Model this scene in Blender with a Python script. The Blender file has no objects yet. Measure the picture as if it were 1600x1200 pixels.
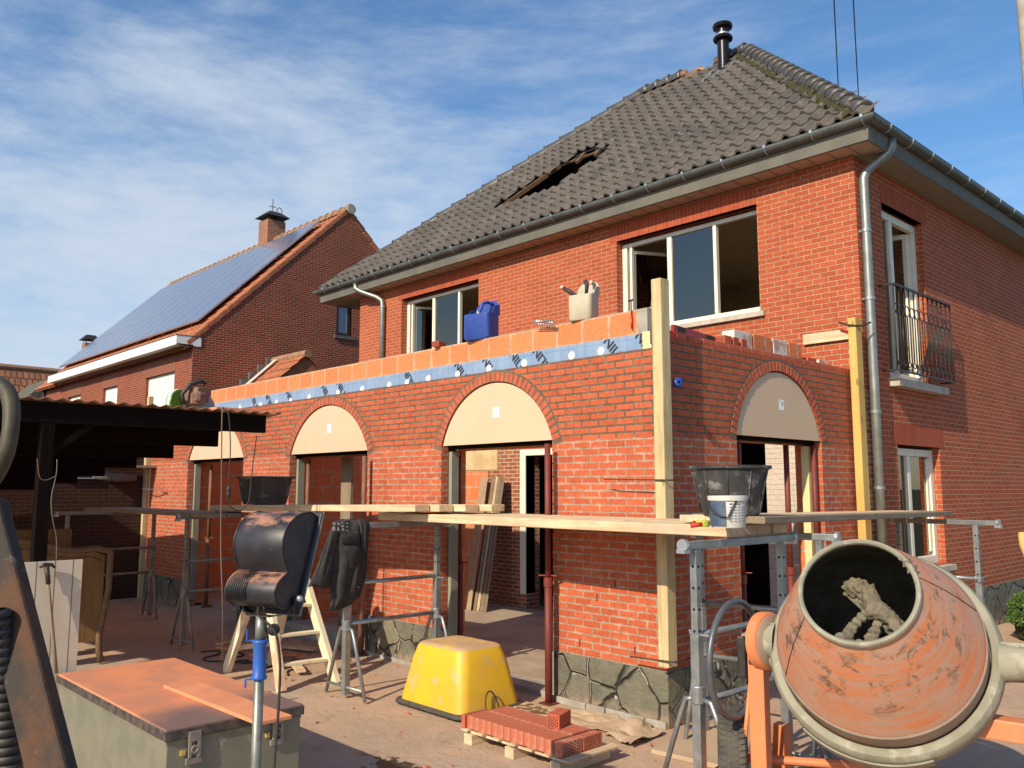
import bpy, bmesh, math, random
from mathutils import Vector, Matrix, noise
from math import radians, sin, cos, pi, atan2, sqrt, atan
random.seed(7)
S = bpy.context.scene
COL = S.collection

# ------------------------------------------------------------------ camera
CAMH = 1.9
FPX, PITCH, YAW = 1328.0, atan(162/1328.0), radians(136.64)
cam = bpy.data.cameras.new("camera"); co = bpy.data.objects.new("camera", cam); COL.objects.link(co)
co.location = (0, 0, CAMH); co.rotation_euler = (pi/2+PITCH, 0, YAW-pi/2)
cam.sensor_width = 36; cam.lens = FPX/1600*36; cam.clip_end = 3000; cam.clip_start = .05
S.camera = co
# ------------------------------------------------------------------ sun and sky
SUN_EL, SUN_AZ = radians(33.5), radians(-90+11)      # direction towards the sun, angle from +X
sv = Vector((cos(SUN_EL)*cos(SUN_AZ), cos(SUN_EL)*sin(SUN_AZ), sin(SUN_EL)))
sl = bpy.data.lights.new("sun", 'SUN'); sl.energy = 4.9; sl.angle = radians(.55); sl.color = (1, .86, .65)
so = bpy.data.objects.new("sun", sl); COL.objects.link(so)
so.rotation_euler = sv.to_track_quat('Z', 'Y').to_euler()
W = bpy.data.worlds.new("World"); S.world = W; W.use_nodes = True
nt = W.node_tree; nt.nodes.clear()
def wn(t, **k):
    n = nt.nodes.new(t)
    for a, b in k.items(): setattr(n, a, b)
    return n
sky = wn('ShaderNodeTexSky', sky_type='NISHITA', sun_disc=False)
sky.sun_elevation = SUN_EL; sky.sun_rotation = pi/2-SUN_AZ
sky.air_density = 1.0; sky.dust_density = .6; sky.ozone_density = 2.5
bg1 = wn('ShaderNodeBackground'); bg1.inputs[1].default_value = .14
bg2 = wn('ShaderNodeBackground'); bg2.inputs[0].default_value = (.72, .82, .96, 1); bg2.inputs[1].default_value = .74
tc = wn('ShaderNodeTexCoord'); mp = wn('ShaderNodeMapping'); mp.vector_type = 'POINT'
mp.inputs['Rotation'].default_value = (radians(12), radians(-10), radians(46.6)); mp.inputs['Scale'].default_value = (1.0, 2.6, 7.5)
n1 = wn('ShaderNodeTexNoise'); n1.inputs['Scale'].default_value = 1.25; n1.inputs['Detail'].default_value = 9; n1.inputs['Roughness'].default_value = .58; n1.inputs['Distortion'].default_value = .35
n2 = wn('ShaderNodeTexNoise'); n2.inputs['Scale'].default_value = 7; n2.inputs['Detail'].default_value = 6; n2.inputs['Roughness'].default_value = .65
lk = nt.links.new
lk(tc.outputs['Generated'], mp.inputs[0]); lk(mp.outputs[0], n1.inputs['Vector']); lk(mp.outputs[0], n2.inputs['Vector'])
def wm(op, a, b=None, clamp=False):
    m = wn('ShaderNodeMath', operation=op, use_clamp=clamp)
    for i, v in enumerate((a, b)):
        if v is None: continue
        if isinstance(v, (int, float)): m.inputs[i].default_value = v
        else: lk(v, m.inputs[i])
    return m.outputs[0]
def wdot(v):
    d = wn('ShaderNodeVectorMath', operation='DOT_PRODUCT'); d.inputs[1].default_value = v
    lk(tc.outputs['Generated'], d.inputs[0]); return d.outputs['Value']
lowg = wm('SUBTRACT', .95, wm('MULTIPLY', wdot((0, 0, 1)), 1.95), True)          # more cloud towards the horizon
leftg = wm('SUBTRACT', wm('MULTIPLY', wdot((-.69, -.72, 0)), .34), wm('MULTIPLY', wm('SUBTRACT', .35, wdot((-.727, .687, 0)), True), 2.2))  # cloudier at left; cloud held back behind the camera to lower fill light
dens = wm('ADD', wm('ADD', wm('MULTIPLY', n1.outputs[0], 1.5), wm('MULTIPLY', n2.outputs[0], .55)), wm('ADD', wm('MULTIPLY', lowg, .58), leftg))
mr = wn('ShaderNodeMapRange', interpolation_type='SMOOTHSTEP'); mr.inputs[1].default_value = .84; mr.inputs[2].default_value = 1.72
mr.inputs[3].default_value = .08; mr.inputs[4].default_value = .92
lk(dens, mr.inputs[0])
mx = wn('ShaderNodeMixShader'); ow = wn('ShaderNodeOutputWorld')
hs = wn('ShaderNodeHueSaturation'); hs.inputs['Saturation'].default_value = 1.28
lk(sky.outputs[0], hs.inputs['Color']); lk(hs.outputs[0], bg1.inputs[0]); lk(mr.outputs[0], mx.inputs[0]); lk(bg1.outputs[0], mx.inputs[1]); lk(bg2.outputs[0], mx.inputs[2]); lk(mx.outputs[0], ow.inputs[0])
S.view_settings.view_transform = 'Standard'; S.view_settings.look = 'None'; S.view_settings.exposure = 0.22; S.view_settings.gamma = 1
S.cycles.max_bounces = 6; S.cycles.diffuse_bounces = 3; S.cycles.glossy_bounces = 3; S.cycles.transparent_max_bounces = 8; S.cycles.transmission_bounces = 4

# ------------------------------------------------------------------ surveying helpers: points of the photo on known planes of the place
_F = Vector((cos(PITCH)*cos(YAW), cos(PITCH)*sin(YAW), sin(PITCH))); _R = Vector((sin(YAW), -cos(YAW), 0)); _U = _R.cross(_F)
def ray(x, y): return _F*FPX+_R*(x-800)-_U*(y-600)
def PZ(x, y, z=0): d = ray(x, y); return Vector((0, 0, CAMH))+d*((z-CAMH)/d.z)
def PX(x, y, v): d = ray(x, y); return Vector((0, 0, CAMH))+d*(v/d.x)
def PY(x, y, v): d = ray(x, y); return Vector((0, 0, CAMH))+d*(v/d.y)

# ------------------------------------------------------------------ materials
class NT:
    def __init__(s, name):
        s.m = bpy.data.materials.new(name); s.m.use_nodes = True; s.t = s.m.node_tree; s.b = s.t.nodes['Principled BSDF']
    def n(s, t, **k):
        n = s.t.nodes.new(t)
        for a, b in k.items():
            if a in ('ins',):
                for i, v in b.items(): n.inputs[i].default_value = v
            else: setattr(n, a, b)
        return n
    def l(s, a, b): s.t.links.new(a, b)
    def math(s, op, a, b=0, clamp=False):
        m = s.n('ShaderNodeMath', operation=op, use_clamp=clamp)
        for i, v in enumerate((a, b)):
            if isinstance(v, (int, float)): m.inputs[i].default_value = v
            else: s.l(v, m.inputs[i])
        return m.outputs[0]
    def mix(s, f, a, b, bt='MIX'):
        m = s.n('ShaderNodeMix', data_type='RGBA', blend_type=bt)
        for i, v in ((0, f), (6, a), (7, b)):
            if isinstance(v, (int, float)): m.inputs[i].default_value = v
            elif isinstance(v, tuple): m.inputs[i].default_value = v if len(v) == 4 else (*v, 1)
            else: s.l(v, m.inputs[i])
        return m.outputs[2]
    def noise(s, scale, detail=4, rough=.55, vec=None, dist=0):
        n = s.n('ShaderNodeTexNoise', ins={'Scale': scale, 'Detail': detail, 'Roughness': rough, 'Distortion': dist})
        if vec is not None: s.l(vec, n.inputs['Vector'])
        return n.outputs[0]
    def ramp(s, f, a, b, lo=0., hi=1.):
        m = s.n('ShaderNodeMapRange', interpolation_type='SMOOTHSTEP', ins={1: a, 2: b, 3: lo, 4: hi}); s.l(f, m.inputs[0]); return m.outputs[0]
    def obj(s, scale=None, rot=None):
        tcn = s.n('ShaderNodeTexCoord'); o = tcn.outputs['Object']
        if scale is not None or rot is not None:
            mpn = s.n('ShaderNodeMapping')
            if scale is not None: mpn.inputs['Scale'].default_value = scale
            if rot is not None: mpn.inputs['Rotation'].default_value = rot
            s.l(o, mpn.inputs[0]); o = mpn.outputs[0]
        return o
    def bump(s, h, d=.01, st=.6):
        b = s.n('ShaderNodeBump', ins={'Strength': st, 'Distance': d}); s.l(h, b.inputs['Height']); s.l(b.outputs[0], s.b.inputs['Normal'])
def mat(name, c1, c2=None, scale=6, rough=.7, metal=0, bump=0, bscale=None, spec=.5, lo=.35, hi=.65, dist=0, coords=None, c3=None, s3=20, f3=(.6, .75)):
    q = NT(name); v = q.obj(coords)
    if c2 is not None:
        col = q.mix(q.ramp(q.noise(scale, 6, .6, v, dist), lo, hi), c1, c2)
        if c3 is not None: col = q.mix(q.ramp(q.noise(s3, 6, .7, v), *f3), col, c3)
        q.l(col, q.b.inputs['Base Color'])
    else: q.b.inputs['Base Color'].default_value = (*c1, 1)
    q.b.inputs['Roughness'].default_value = rough; q.b.inputs['Metallic'].default_value = metal
    q.b.inputs['Specular IOR Level'].default_value = spec
    if bump: q.bump(q.noise(bscale or scale*3, 5, .6, v), bump)
    return q.m
def wallcoord(q, u0=0, v0=0):
    """u runs along the wall whichever way it faces, v is height (metres)"""
    o = q.obj(); g = q.n('ShaderNodeNewGeometry')
    tr = q.n('ShaderNodeVectorTransform', vector_type='NORMAL', convert_from='WORLD', convert_to='OBJECT'); q.l(g.outputs['True Normal'], tr.inputs[0])
    sn = q.n('ShaderNodeSeparateXYZ'); q.l(tr.outputs[0], sn.inputs[0]); sp = q.n('ShaderNodeSeparateXYZ'); q.l(o, sp.inputs[0])
    sel = q.math('GREATER_THAN', q.math('ABSOLUTE', sn.outputs[0]), q.math('ABSOLUTE', sn.outputs[1]))
    top = q.math('GREATER_THAN', q.math('ABSOLUTE', sn.outputs[2]), .8)
    u = q.math('ADD', q.math('MULTIPLY', sel, sp.outputs[1]), q.math('MULTIPLY', q.math('SUBTRACT', 1, sel), sp.outputs[0]))
    z = q.math('ADD', q.math('MULTIPLY', top, sp.outputs[1]), q.math('MULTIPLY', q.math('SUBTRACT', 1, top), sp.outputs[2]))
    c = q.n('ShaderNodeCombineXYZ'); q.l(q.math('SUBTRACT', u, u0), c.inputs[0]); q.l(q.math('SUBTRACT', z, v0), c.inputs[1])
    return c.outputs[0], sp.outputs[2], o, u
def brick(name, c1, c2, cm, w=.2, h=.0625, ms=.0045, u0=0, v0=0, cm2=None, zsplit=2.33, smear=0, smearcol=(.55, .4, .3), bump=.006, stain=0, off=.5, dark=None, ms2=0):
    q = NT(name); vec, z, o, u = wallcoord(q, u0, v0)
    b = q.n('ShaderNodeTexBrick', offset=off, ins={'Scale': 1.0, 'Mortar Size': ms, 'Mortar Smooth': .25, 'Bias': 0, 'Brick Width': w, 'Row Height': h})
    b.inputs['Color1'].default_value = (*c1, 1); b.inputs['Color2'].default_value = (*c2, 1)
    wv = q.n('ShaderNodeVectorMath', operation='ADD'); q.l(vec, wv.inputs[0])
    wob = q.n('ShaderNodeTexNoise', ins={'Scale': 14, 'Detail': 2}); q.l(o, wob.inputs['Vector'])
    sc = q.n('ShaderNodeVectorMath', operation='MULTIPLY_ADD'); q.l(wob.outputs[1], sc.inputs[0]); sc.inputs[1].default_value = (.0024,)*3; sc.inputs[2].default_value = (-.0012,)*3
    q.l(sc.outputs[0], wv.inputs[1]); q.l(wv.outputs[0], b.inputs['Vector'])
    if ms2: q.l(q.math('ADD', ms, q.math('MULTIPLY', q.math('GREATER_THAN', z, zsplit), ms2)), b.inputs['Mortar Size'])
    mort = cm
    if cm2: mort = q.mix(q.math('GREATER_THAN', z, zsplit), cm, cm2)
    if isinstance(mort, tuple): b.inputs['Mortar'].default_value = (*mort, 1)
    else: q.l(mort, b.inputs['Mortar'])
    col = b.outputs[0]; fac = b.outputs[1]
    col = q.mix(q.ramp(q.noise(34, 5, .7, o), .40, .75), col, q.mix(1.0, col, (.72, .68, .66), 'MULTIPLY'))
    # colour shifts in broad patches
    col = q.mix(q.ramp(q.noise(1.1, 4, .6, o), .35, .7, 0, .35), col, q.mix(1.0, col, (.78, .74, .72), 'MULTIPLY'))
    if dark: col = q.mix(q.math('MULTIPLY', q.math('SUBTRACT', 1, fac), q.ramp(q.noise(7.5, 2, .5, vec), .52, .6, 0, .55)), col, dark)
    if smear:
        b2 = q.n('ShaderNodeTexBrick', offset=off, ins={'Scale': 1.0, 'Mortar Size': ms*3.4, 'Mortar Smooth': 1.0, 'Brick Width': w, 'Row Height': h})
        q.l(vec, b2.inputs['Vector'])
        f = q.math('MULTIPLY', q.ramp(b2.outputs[1], .05, .9), q.ramp(q.noise(9, 5, .7, o), .42, .66, 0, smear))
        if ms2: f = q.math('MULTIPLY', f, q.math('SUBTRACT', 1, q.math('MULTIPLY', q.math('GREATER_THAN', z, zsplit), q.ramp(fac, .1, .6, .0, .8))))
        col = q.mix(f, col, smearcol)
    if stain: col = q.mix(q.ramp(q.noise(2.3, 6, .7, o), .58, .72, 0, stain), col, smearcol)
    q.l(col, q.b.inputs['Base Color']); q.b.inputs['Roughness'].default_value = .85; q.b.inputs['Specular IOR Level'].default_value = .25
    hgt = q.math('ADD', q.math('MULTIPLY', q.math('SUBTRACT', 1, fac), .8), q.math('MULTIPLY', q.noise(70, 4, .6, o), .35))
    q.bump(hgt, bump, .8)
    return q.m
def wood(name, c1, c2, axis=0, rough=.75, knots=True, dust=None):
    q = NT(name); sc = [22, 22, 22]; sc[axis] = 1.3
    v = q.obj(tuple(sc)); o = q.obj()
    col = q.mix(q.ramp(q.noise(1.6, 6, .65, v, .6), .34, .68), c1, c2)
    col = q.mix(q.ramp(q.noise(3, 4, .6, o), .4, .75, 0, .45), col, q.mix(1.0, col, (.72, .68, .62), 'MULTIPLY'))
    if knots:
        sk = [7, 7, 7]; sk[axis] = 2.2; vo = q.n('ShaderNodeTexVoronoi', ins={'Scale': 1.0}); q.l(q.obj(tuple(sk)), vo.inputs['Vector'])
        col = q.mix(q.ramp(vo.outputs[0], .06, .13, .75, 0), col, tuple(x*.35 for x in c2))
    if dust: col = q.mix(q.ramp(q.noise(2.2, 5, .6, o), .45, .7, 0, .8), col, dust)
    q.l(col, q.b.inputs['Base Color']); q.b.inputs['Roughness'].default_value = rough
    q.b.inputs['Specular IOR Level'].default_value = .04 if 'stained' in name else .3
    q.bump(q.noise(2, 5, .7, v), .003, .7); return q.m

M = {}
M['brick_house'] = brick('house brick', (.455, .105, .044), (.37, .082, .035), (.50, .38, .24), ms=.0042, u0=.03)
M['brick_ext'] = brick('new brick', (.53, .126, .054), (.43, .095, .042), (.32, .285, .22), ms=.0056, ms2=.0042, cm2=(.125, .098, .064), smear=.8, smearcol=(.50, .35, .26), u0=.05, stain=.16, v0=.0)
M['brick_neigh'] = brick('neighbour brick', (.275, .058, .030), (.20, .043, .024), (.42, .28, .19), ms=.0055, u0=.1)
M['brick_soldier'] = brick('soldier course', (.43, .088, .038), (.36, .07, .032), (.33, .22, .14), w=.0625, h=.5, ms=.0035, off=0, v0=.24)
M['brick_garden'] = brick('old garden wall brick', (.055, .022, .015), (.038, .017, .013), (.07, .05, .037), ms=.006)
M['brick_rough'] = brick('old facade brick', (.40, .12, .06), (.28, .08, .045), (.5, .4, .27), ms=.008, stain=.8, smearcol=(.52, .42, .26), bump=.02, smear=.7)
M['block'] = brick('clay block', (.74, .245, .095), (.64, .20, .08), (.42, .34, .26), w=.331, h=.225, ms=.0105, u0=-.33, v0=.11, smear=.75, smearcol=(.66, .40, .25), bump=.006)
M['brick_one'] = mat('loose brick', (.50, .11, .05), (.38, .08, .035), 12, .85, bump=.003, c3=(.55, .3, .2), s3=30, f3=(.62, .8))
M['brick_dusty'] = mat('dusty brick', (.45, .115, .055), (.40, .10, .05), 9, .9, bump=.003, c3=(.5, .25, .17), s3=8, f3=(.45, .7))
M['mortar_dark'] = mat('fresh mortar', (.10, .078, .05), (.15, .12, .085), 20, .95, bump=.006)
def stone_mat():
    q = NT('stone slabs'); vec, z, o, u = wallcoord(q)
    wv = q.n('ShaderNodeVectorMath', operation='ADD'); q.l(vec, wv.inputs[0]); wb = q.n('ShaderNodeTexNoise', ins={'Scale': 3.0, 'Detail': 3}); q.l(vec, wb.inputs['Vector'])
    s2 = q.n('ShaderNodeVectorMath', operation='SCALE'); s2.inputs['Scale'].default_value = .12; q.l(wb.outputs[1], s2.inputs[0]); q.l(s2.outputs[0], wv.inputs[1])
    vo = q.n('ShaderNodeTexVoronoi', feature='DISTANCE_TO_EDGE', ins={'Scale': 3.1, 'Randomness': 1.0}); q.l(wv.outputs[0], vo.inputs['Vector'])
    vc = q.n('ShaderNodeTexVoronoi', ins={'Scale': 3.1, 'Randomness': 1.0}); q.l(wv.outputs[0], vc.inputs['Vector'])
    sepc = q.n('ShaderNodeSeparateColor'); q.l(vc.outputs[1], sepc.inputs[0])
    base = q.mix(q.ramp(q.noise(6, 6, .65, o), .35, .65), (.17, .165, .12), (.105, .105, .08))
    base = q.mix(q.math('MULTIPLY', sepc.outputs[0], .7), base, (.235, .21, .14)); base = q.mix(q.math('MULTIPLY', sepc.outputs[1], .5), base, (.07, .07, .055))
    gap = q.mix(q.ramp(q.noise(2.6, 2, .5, vec), .50, .58), (.03, .027, .022), (.5, .46, .38))
    base = q.mix(q.ramp(vo.outputs[0], .006, .016, 1, 0), base, gap)
    chip = q.math('MULTIPLY', q.ramp(vo.outputs[0], .05, .02), q.ramp(q.noise(4.5, 3, .6, vec), .58, .62)); base = q.mix(chip, base, (.52, .49, .42)); base = q.mix(q.math('MULTIPLY', q.ramp(z, .16, .0), q.ramp(q.noise(9, 4, .6, o), .35, .6)), base, (.34, .23, .15))
    q.l(base, q.b.inputs['Base Color']); q.b.inputs['Roughness'].default_value = .85
    q.bump(q.math('ADD', q.ramp(vo.outputs[0], .0, .05), q.math('MULTIPLY', q.noise(12, 5, .6, o), .5)), .06, 1.0); return q.m
M['stone'] = stone_mat()
M['concrete'] = mat('concrete', (.38, .35, .30), (.28, .255, .215), 7, .9, bump=.006)
M['sill'] = mat('sill stone', (.48, .43, .35), (.38, .33, .27), 8, .85, bump=.003)
M['bluestone'] = mat('bluestone', (.13, .12, .11), (.09, .085, .08), 8, .8, bump=.003)
def ground_mat():
    q = NT('dusty concrete'); o = q.obj()
    c = q.mix(q.ramp(q.noise(1.1, 8, .62, o, .8), .32, .64), (.56, .375, .255), (.44, .32, .225))
    c = q.mix(q.ramp(q.noise(.55, 6, .6, o), .48, .62, 0, .75), c, (.44, .35, .27))
    c = q.mix(q.ramp(q.noise(3.4, 7, .7, o), .56, .70, 0, .65), c, (.27, .155, .10))
    c = q.mix(q.ramp(q.noise(11, 6, .7, o), .62, .75, 0, .7), c, (.50, .21, .12))
    c = q.mix(q.ramp(q.noise(60, 3, .7, o), .68, .8, 0, .6), c, (.22, .14, .10))
    # wet mortar splash between the tool chest and the bricks
    sp = q.n('ShaderNodeSeparateXYZ'); q.l(o, sp.inputs[0])
    dx = q.math('DIVIDE', q.math('ADD', sp.outputs[0], 4.92), .50); dy = q.math('DIVIDE', q.math('SUBTRACT', sp.outputs[1], 3.62), .16)
    rr = q.math('ADD', q.math('SQRT', q.math('ADD', q.math('MULTIPLY', dx, dx), q.math('MULTIPLY', dy, dy))), q.math('MULTIPLY', q.math('SUBTRACT', q.noise(13, 6, .75, o), .5), 2.6))
    wet = q.ramp(rr, .55, .75, 1, 0)
    c = q.mix(wet, c, (.035, .033, .03))
    q.l(c, q.b.inputs['Base Color']); q.l(q.ramp(wet, 0, 1, .92, .35), q.b.inputs['Roughness'])
    q.b.inputs['Specular IOR Level'].default_value = .3
    q.bump(q.math('ADD', q.noise(8, 8, .7, o), q.math('MULTIPLY', q.noise(70, 4, .7, o), .5)), .03, .7); return q.m
M['ground'] = ground_mat()
M['tile'] = mat('grey roof tile', (.118, .100, .082), (.080, .070, .060), 1.6, .6, bump=.003, c3=(.165, .14, .115), s3=6, f3=(.50, .72))
M['tile_hip'] = mat('hip tile', (.085, .078, .072), (.05, .046, .043), 6, .45, bump=.002)
M['moss'] = mat('moss', (.055, .055, .02), (.035, .034, .02), 15, .95, bump=.01)
M['tile_red'] = mat('orange roof tile', (.42, .145, .06), (.30, .095, .045), 5, .75, bump=.004, c3=(.2, .11, .07), s3=7, f3=(.55, .75))
M['tile_old'] = mat('weathered tile', (.36, .2, .11), (.22, .13, .08), 9, .85, bump=.004)
M['zinc'] = mat('zinc', (.15, .16, .15), (.105, .112, .105), 5, .48, .55, c3=(.21, .22, .205), s3=12)
M['zinc_pipe'] = mat('zinc downpipe', (.30, .31, .285), (.235, .245, .225), 7, .42, .6)
M['fascia'] = mat('painted fascia', (.15, .14, .115), (.12, .113, .095), 4, .7)
def boards(name, c1, c2, axis, w):
    q = NT(name); o = q.obj(); sp = q.n('ShaderNodeSeparateXYZ'); q.l(o, sp.inputs[0])
    fr = q.math('FRACT', q.math('DIVIDE', q.math('ADD', sp.outputs[axis], 100), w)); gap = q.math('LESS_THAN', fr, .07)
    c = q.mix(q.ramp(q.noise(9, 4, .6, o), .3, .7), c1, c2); c = q.mix(gap, c, tuple(x*.35 for x in c2))
    q.l(c, q.b.inputs['Base Color']); q.b.inputs['Roughness'].default_value = .65; q.bump(q.math('SUBTRACT', 1, gap), .006, .6); return q.m
M['soffit_x'] = boards('soffit boards', (.46, .36, .27), (.40, .31, .23), 0, .25)
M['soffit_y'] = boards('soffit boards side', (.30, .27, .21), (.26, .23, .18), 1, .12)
M['white'] = mat('white paint', (.78, .74, .62), (.70, .66, .54), 4, .45)
M['white_clean'] = mat('white plastic trim', (.82, .82, .78), None, 4, .4)
M['shutter'] = boards('roller shutter', (.78, .78, .72), (.72, .72, .66), 2, .05)
def glass(name, tint, refl_ior=1.8):
    q = NT(name); q.t.nodes.remove(q.b)
    tr = q.n('ShaderNodeBsdfTransparent'); tr.inputs[0].default_value = (*tint, 1); gl = q.n('ShaderNodeBsdfGlossy'); gl.inputs['Roughness'].default_value = .01; gl.inputs[0].default_value = (1, .86, .70, 1)
    fr = q.n('ShaderNodeFresnel'); fr.inputs[0].default_value = refl_ior; mx = q.n('ShaderNodeMixShader')
    q.l(fr.outputs[0], mx.inputs[0]); q.l(tr.outputs[0], mx.inputs[1]); q.l(gl.outputs[0], mx.inputs[2]); q.l(mx.outputs[0], q.t.nodes['Material Output'].inputs[0]); return q.m
M['glass'] = glass('window glass', (.55, .6, .6), 2.35)
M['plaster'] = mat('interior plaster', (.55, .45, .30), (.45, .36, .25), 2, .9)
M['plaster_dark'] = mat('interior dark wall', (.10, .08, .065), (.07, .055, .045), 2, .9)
M['iron'] = mat('black iron', (.028, .026, .026), (.05, .04, .036), 20, .5, .3)
M['flue'] = mat('black flue steel', (.018, .018, .02), None, 5, .28, .5)
M['panel'] = mat('beige board', (.585, .425, .285), (.60, .44, .30), 3, .7)
M['sticker'] = mat('sticker', (.82, .82, .80), None, 3, .5)
M['ink'] = mat('black print', (.02, .025, .035), None, 3, .6)
def insul():
    q = NT('blue insulation foil'); vec, z, o, u = wallcoord(q)
    b = q.n('ShaderNodeTexBrick', offset=0, ins={'Scale': 1.0, 'Mortar Size': .0016, 'Brick Width': .1, 'Row Height': .1}); q.l(vec, b.inputs['Vector'])
    b.inputs['Color1'].default_value = (.215, .315, .47, 1); b.inputs['Color2'].default_value = (.20, .295, .45, 1); b.inputs['Mortar'].default_value = (.06, .10, .22, 1)
    c = q.mix(q.ramp(q.noise(3, 5, .6, o), .45, .7, 0, .5), b.outputs[0], (.30, .40, .52))
    q.l(c, q.b.inputs['Base Color']); q.b.inputs['Roughness'].default_value = .38; return q.m
M['insul'] = insul()
M['jambstrip'] = mat('grey green jamb strip', (.27, .27, .21), (.23, .23, .18), 4, .8)
M['foam'] = mat('yellow foam', (.66, .58, .30), None, 5, .9)
def solar_mat():
    q = NT('solar cells'); o = q.obj(); sp = q.n('ShaderNodeSeparateXYZ'); q.l(o, sp.inputs[0])
    c = q.n('ShaderNodeCombineXYZ'); q.l(sp.outputs[0], c.inputs[0]); q.l(q.math('MULTIPLY', sp.outputs[2], 1.414), c.inputs[1])
    b = q.n('ShaderNodeTexBrick', offset=0, ins={'Scale': 1.0, 'Mortar Size': .006, 'Brick Width': .16, 'Row Height': .16}); q.l(c.outputs[0], b.inputs['Vector'])
    b.inputs['Color1'].default_value = (.10, .125, .20, 1); b.inputs['Color2'].default_value = (.12, .145, .225, 1); b.inputs['Mortar'].default_value = (.24, .27, .33, 1)
    q.l(b.outputs[0], q.b.inputs['Base Color']); q.b.inputs['Roughness'].default_value = .16; q.b.inputs['Specular IOR Level'].default_value = .8; return q.m
M['solar'] = solar_mat()
M['alu'] = mat('aluminium frame', (.55, .57, .60), None, 5, .35, .8)
M['galv'] = mat('galvanised steel', (.36, .38, .385), (.25, .27, .28), 9, .42, .65, c3=(.42, .38, .33), s3=5, f3=(.55, .75))
M['galv_dusty'] = mat('dusty galvanised steel', (.30, .27, .23), (.21, .19, .165), 9, .6, .35)
M['prop'] = mat('red oxide steel prop', (.19, .032, .022), (.13, .028, .02), 6, .6, .1)
M['prop_brown'] = mat('brown rusted prop', (.24, .10, .05), (.17, .075, .045), 9, .7, .1)
for ax, s_ in ((0, 'x'), (1, 'y'), (2, 'z')):
    M['plank_'+s_] = wood('scaffold plank '+s_, (.74, .57, .37), (.52, .38, .225), ax, dust=(.50, .37, .26) if ax < 2 else None)
    M['post_'+s_] = wood('timber post '+s_, (.62, .49, .28), (.43, .33, .165), ax)
    M['grey_'+s_] = wood('weathered board '+s_, (.30, .235, .165), (.21, .165, .115), ax, knots=False)
    M['tar_'+s_] = wood('dark stained timber '+s_, (.011, .007, .006), (.007, .005, .004), ax, knots=False)
M['post_yel'] = wood('yellow timber post', (.62, .42, .13), (.52, .34, .10), 2)
M['plank_end'] = mat('plank end grain', (.40, .30, .2), (.28, .21, .14), 18, .9, bump=.004)
M['ladder'] = mat('planed pine', (.76, .66, .46), (.68, .57, .38), 6, .55, c3=(.62, .38, .24), s3=2.2, f3=(.5, .62))
M['batten'] = wood('dark batten', (.17, .095, .05), (.11, .065, .035), 0, knots=False)
M['yellow'] = mat('yellow plastic tub', (.68, .43, .022), (.62, .37, .028), 3, .5, bump=.003, c3=(.52, .40, .20), s3=6, f3=(.54, .68))
M['tub_dust'] = mat('dusty tub bottom', (.50, .33, .17), (.42, .28, .15), 5, .85, c3=(.62, .4, .1), s3=6, f3=(.5, .65))
M['blackplastic'] = mat('black plastic', (.032, .032, .034), (.055, .053, .05), 7, .55, bump=.002, c3=(.21, .20, .185), s3=8, f3=(.53, .66))
M['rubber'] = mat('tyre rubber', (.05, .045, .04), (.085, .075, .06), 12, .85, bump=.004)
M['blue'] = mat('blue plastic', (.02, .055, .29), (.03, .075, .33), 6, .42, c3=(.18, .22, .4), s3=9, f3=(.62, .75))
M['bluepaint'] = mat('blue painted steel', (.02, .095, .42), (.03, .11, .40), 10, .4)
M['cream'] = mat('cream plastic', (.52, .46, .35), (.45, .39, .29), 7, .6, c3=(.36, .3, .22), s3=10, f3=(.55, .75))
M['green'] = mat('lime green guard', (.13, .34, .035), (.10, .28, .03), 9, .4)
M['lime'] = mat('yellow green tape case', (.42, .48, .06), None, 9, .45)
M['red'] = mat('red plastic', (.55, .035, .02), None, 9, .45)
M['redpaint'] = mat('red painted metal', (.30, .02, .022), (.24, .02, .02), 5, .4)
M['sawbody'] = mat('dusty saw body', (.26, .145, .095), (.17, .10, .07), 12, .8, bump=.003)
M['sawblade'] = mat('saw blade', (.27, .29, .32), (.2, .22, .25), 8, .35, .6)
M['darkgrip'] = mat('dark rubber grip', (.03, .028, .027), None, 9, .6)
M['tubpaint'] = mat('greyed tool chest paint', (.19, .18, .13), (.15, .15, .115), 5, .55, bump=.002, c3=(.36, .33, .24), s3=7, f3=(.6, .75))
def lid_mat():
    q = NT('orange dust on dark lid'); o = q.obj()
    sp = q.n('ShaderNodeSeparateXYZ'); q.l(o, sp.inputs[0])
    c = q.mix(q.ramp(q.noise(3.0, 5, .55, o, .4), .30, .62), (.66, .235, .10), (.50, .20, .11))
    thin = q.ramp(q.math('ADD', q.math('MULTIPLY', sp.outputs[0], .8), q.noise(2.2, 4, .5, o)), .30, .85)
    c = q.mix(thin, c, (.17, .10, .085)); c = q.mix(q.ramp(q.noise(40, 3, .7, o), .55, .8, 0, .4), c, (.6, .3, .18))
    q.l(c, q.b.inputs['Base Color']); q.b.inputs['Roughness'].default_value = .8; q.bump(q.noise(14, 6, .7, o), .004, .5); return q.m
M['lid'] = lid_mat()
M['lid_edge'] = mat('dark lid edge', (.035, .03, .03), (.10, .075, .06), 16, .6)
M['dust_board'] = mat('orange dusted board', (.70, .27, .125), (.60, .23, .11), 5, .85, c3=(.5, .25, .15), s3=18, f3=(.6, .8))
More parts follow.
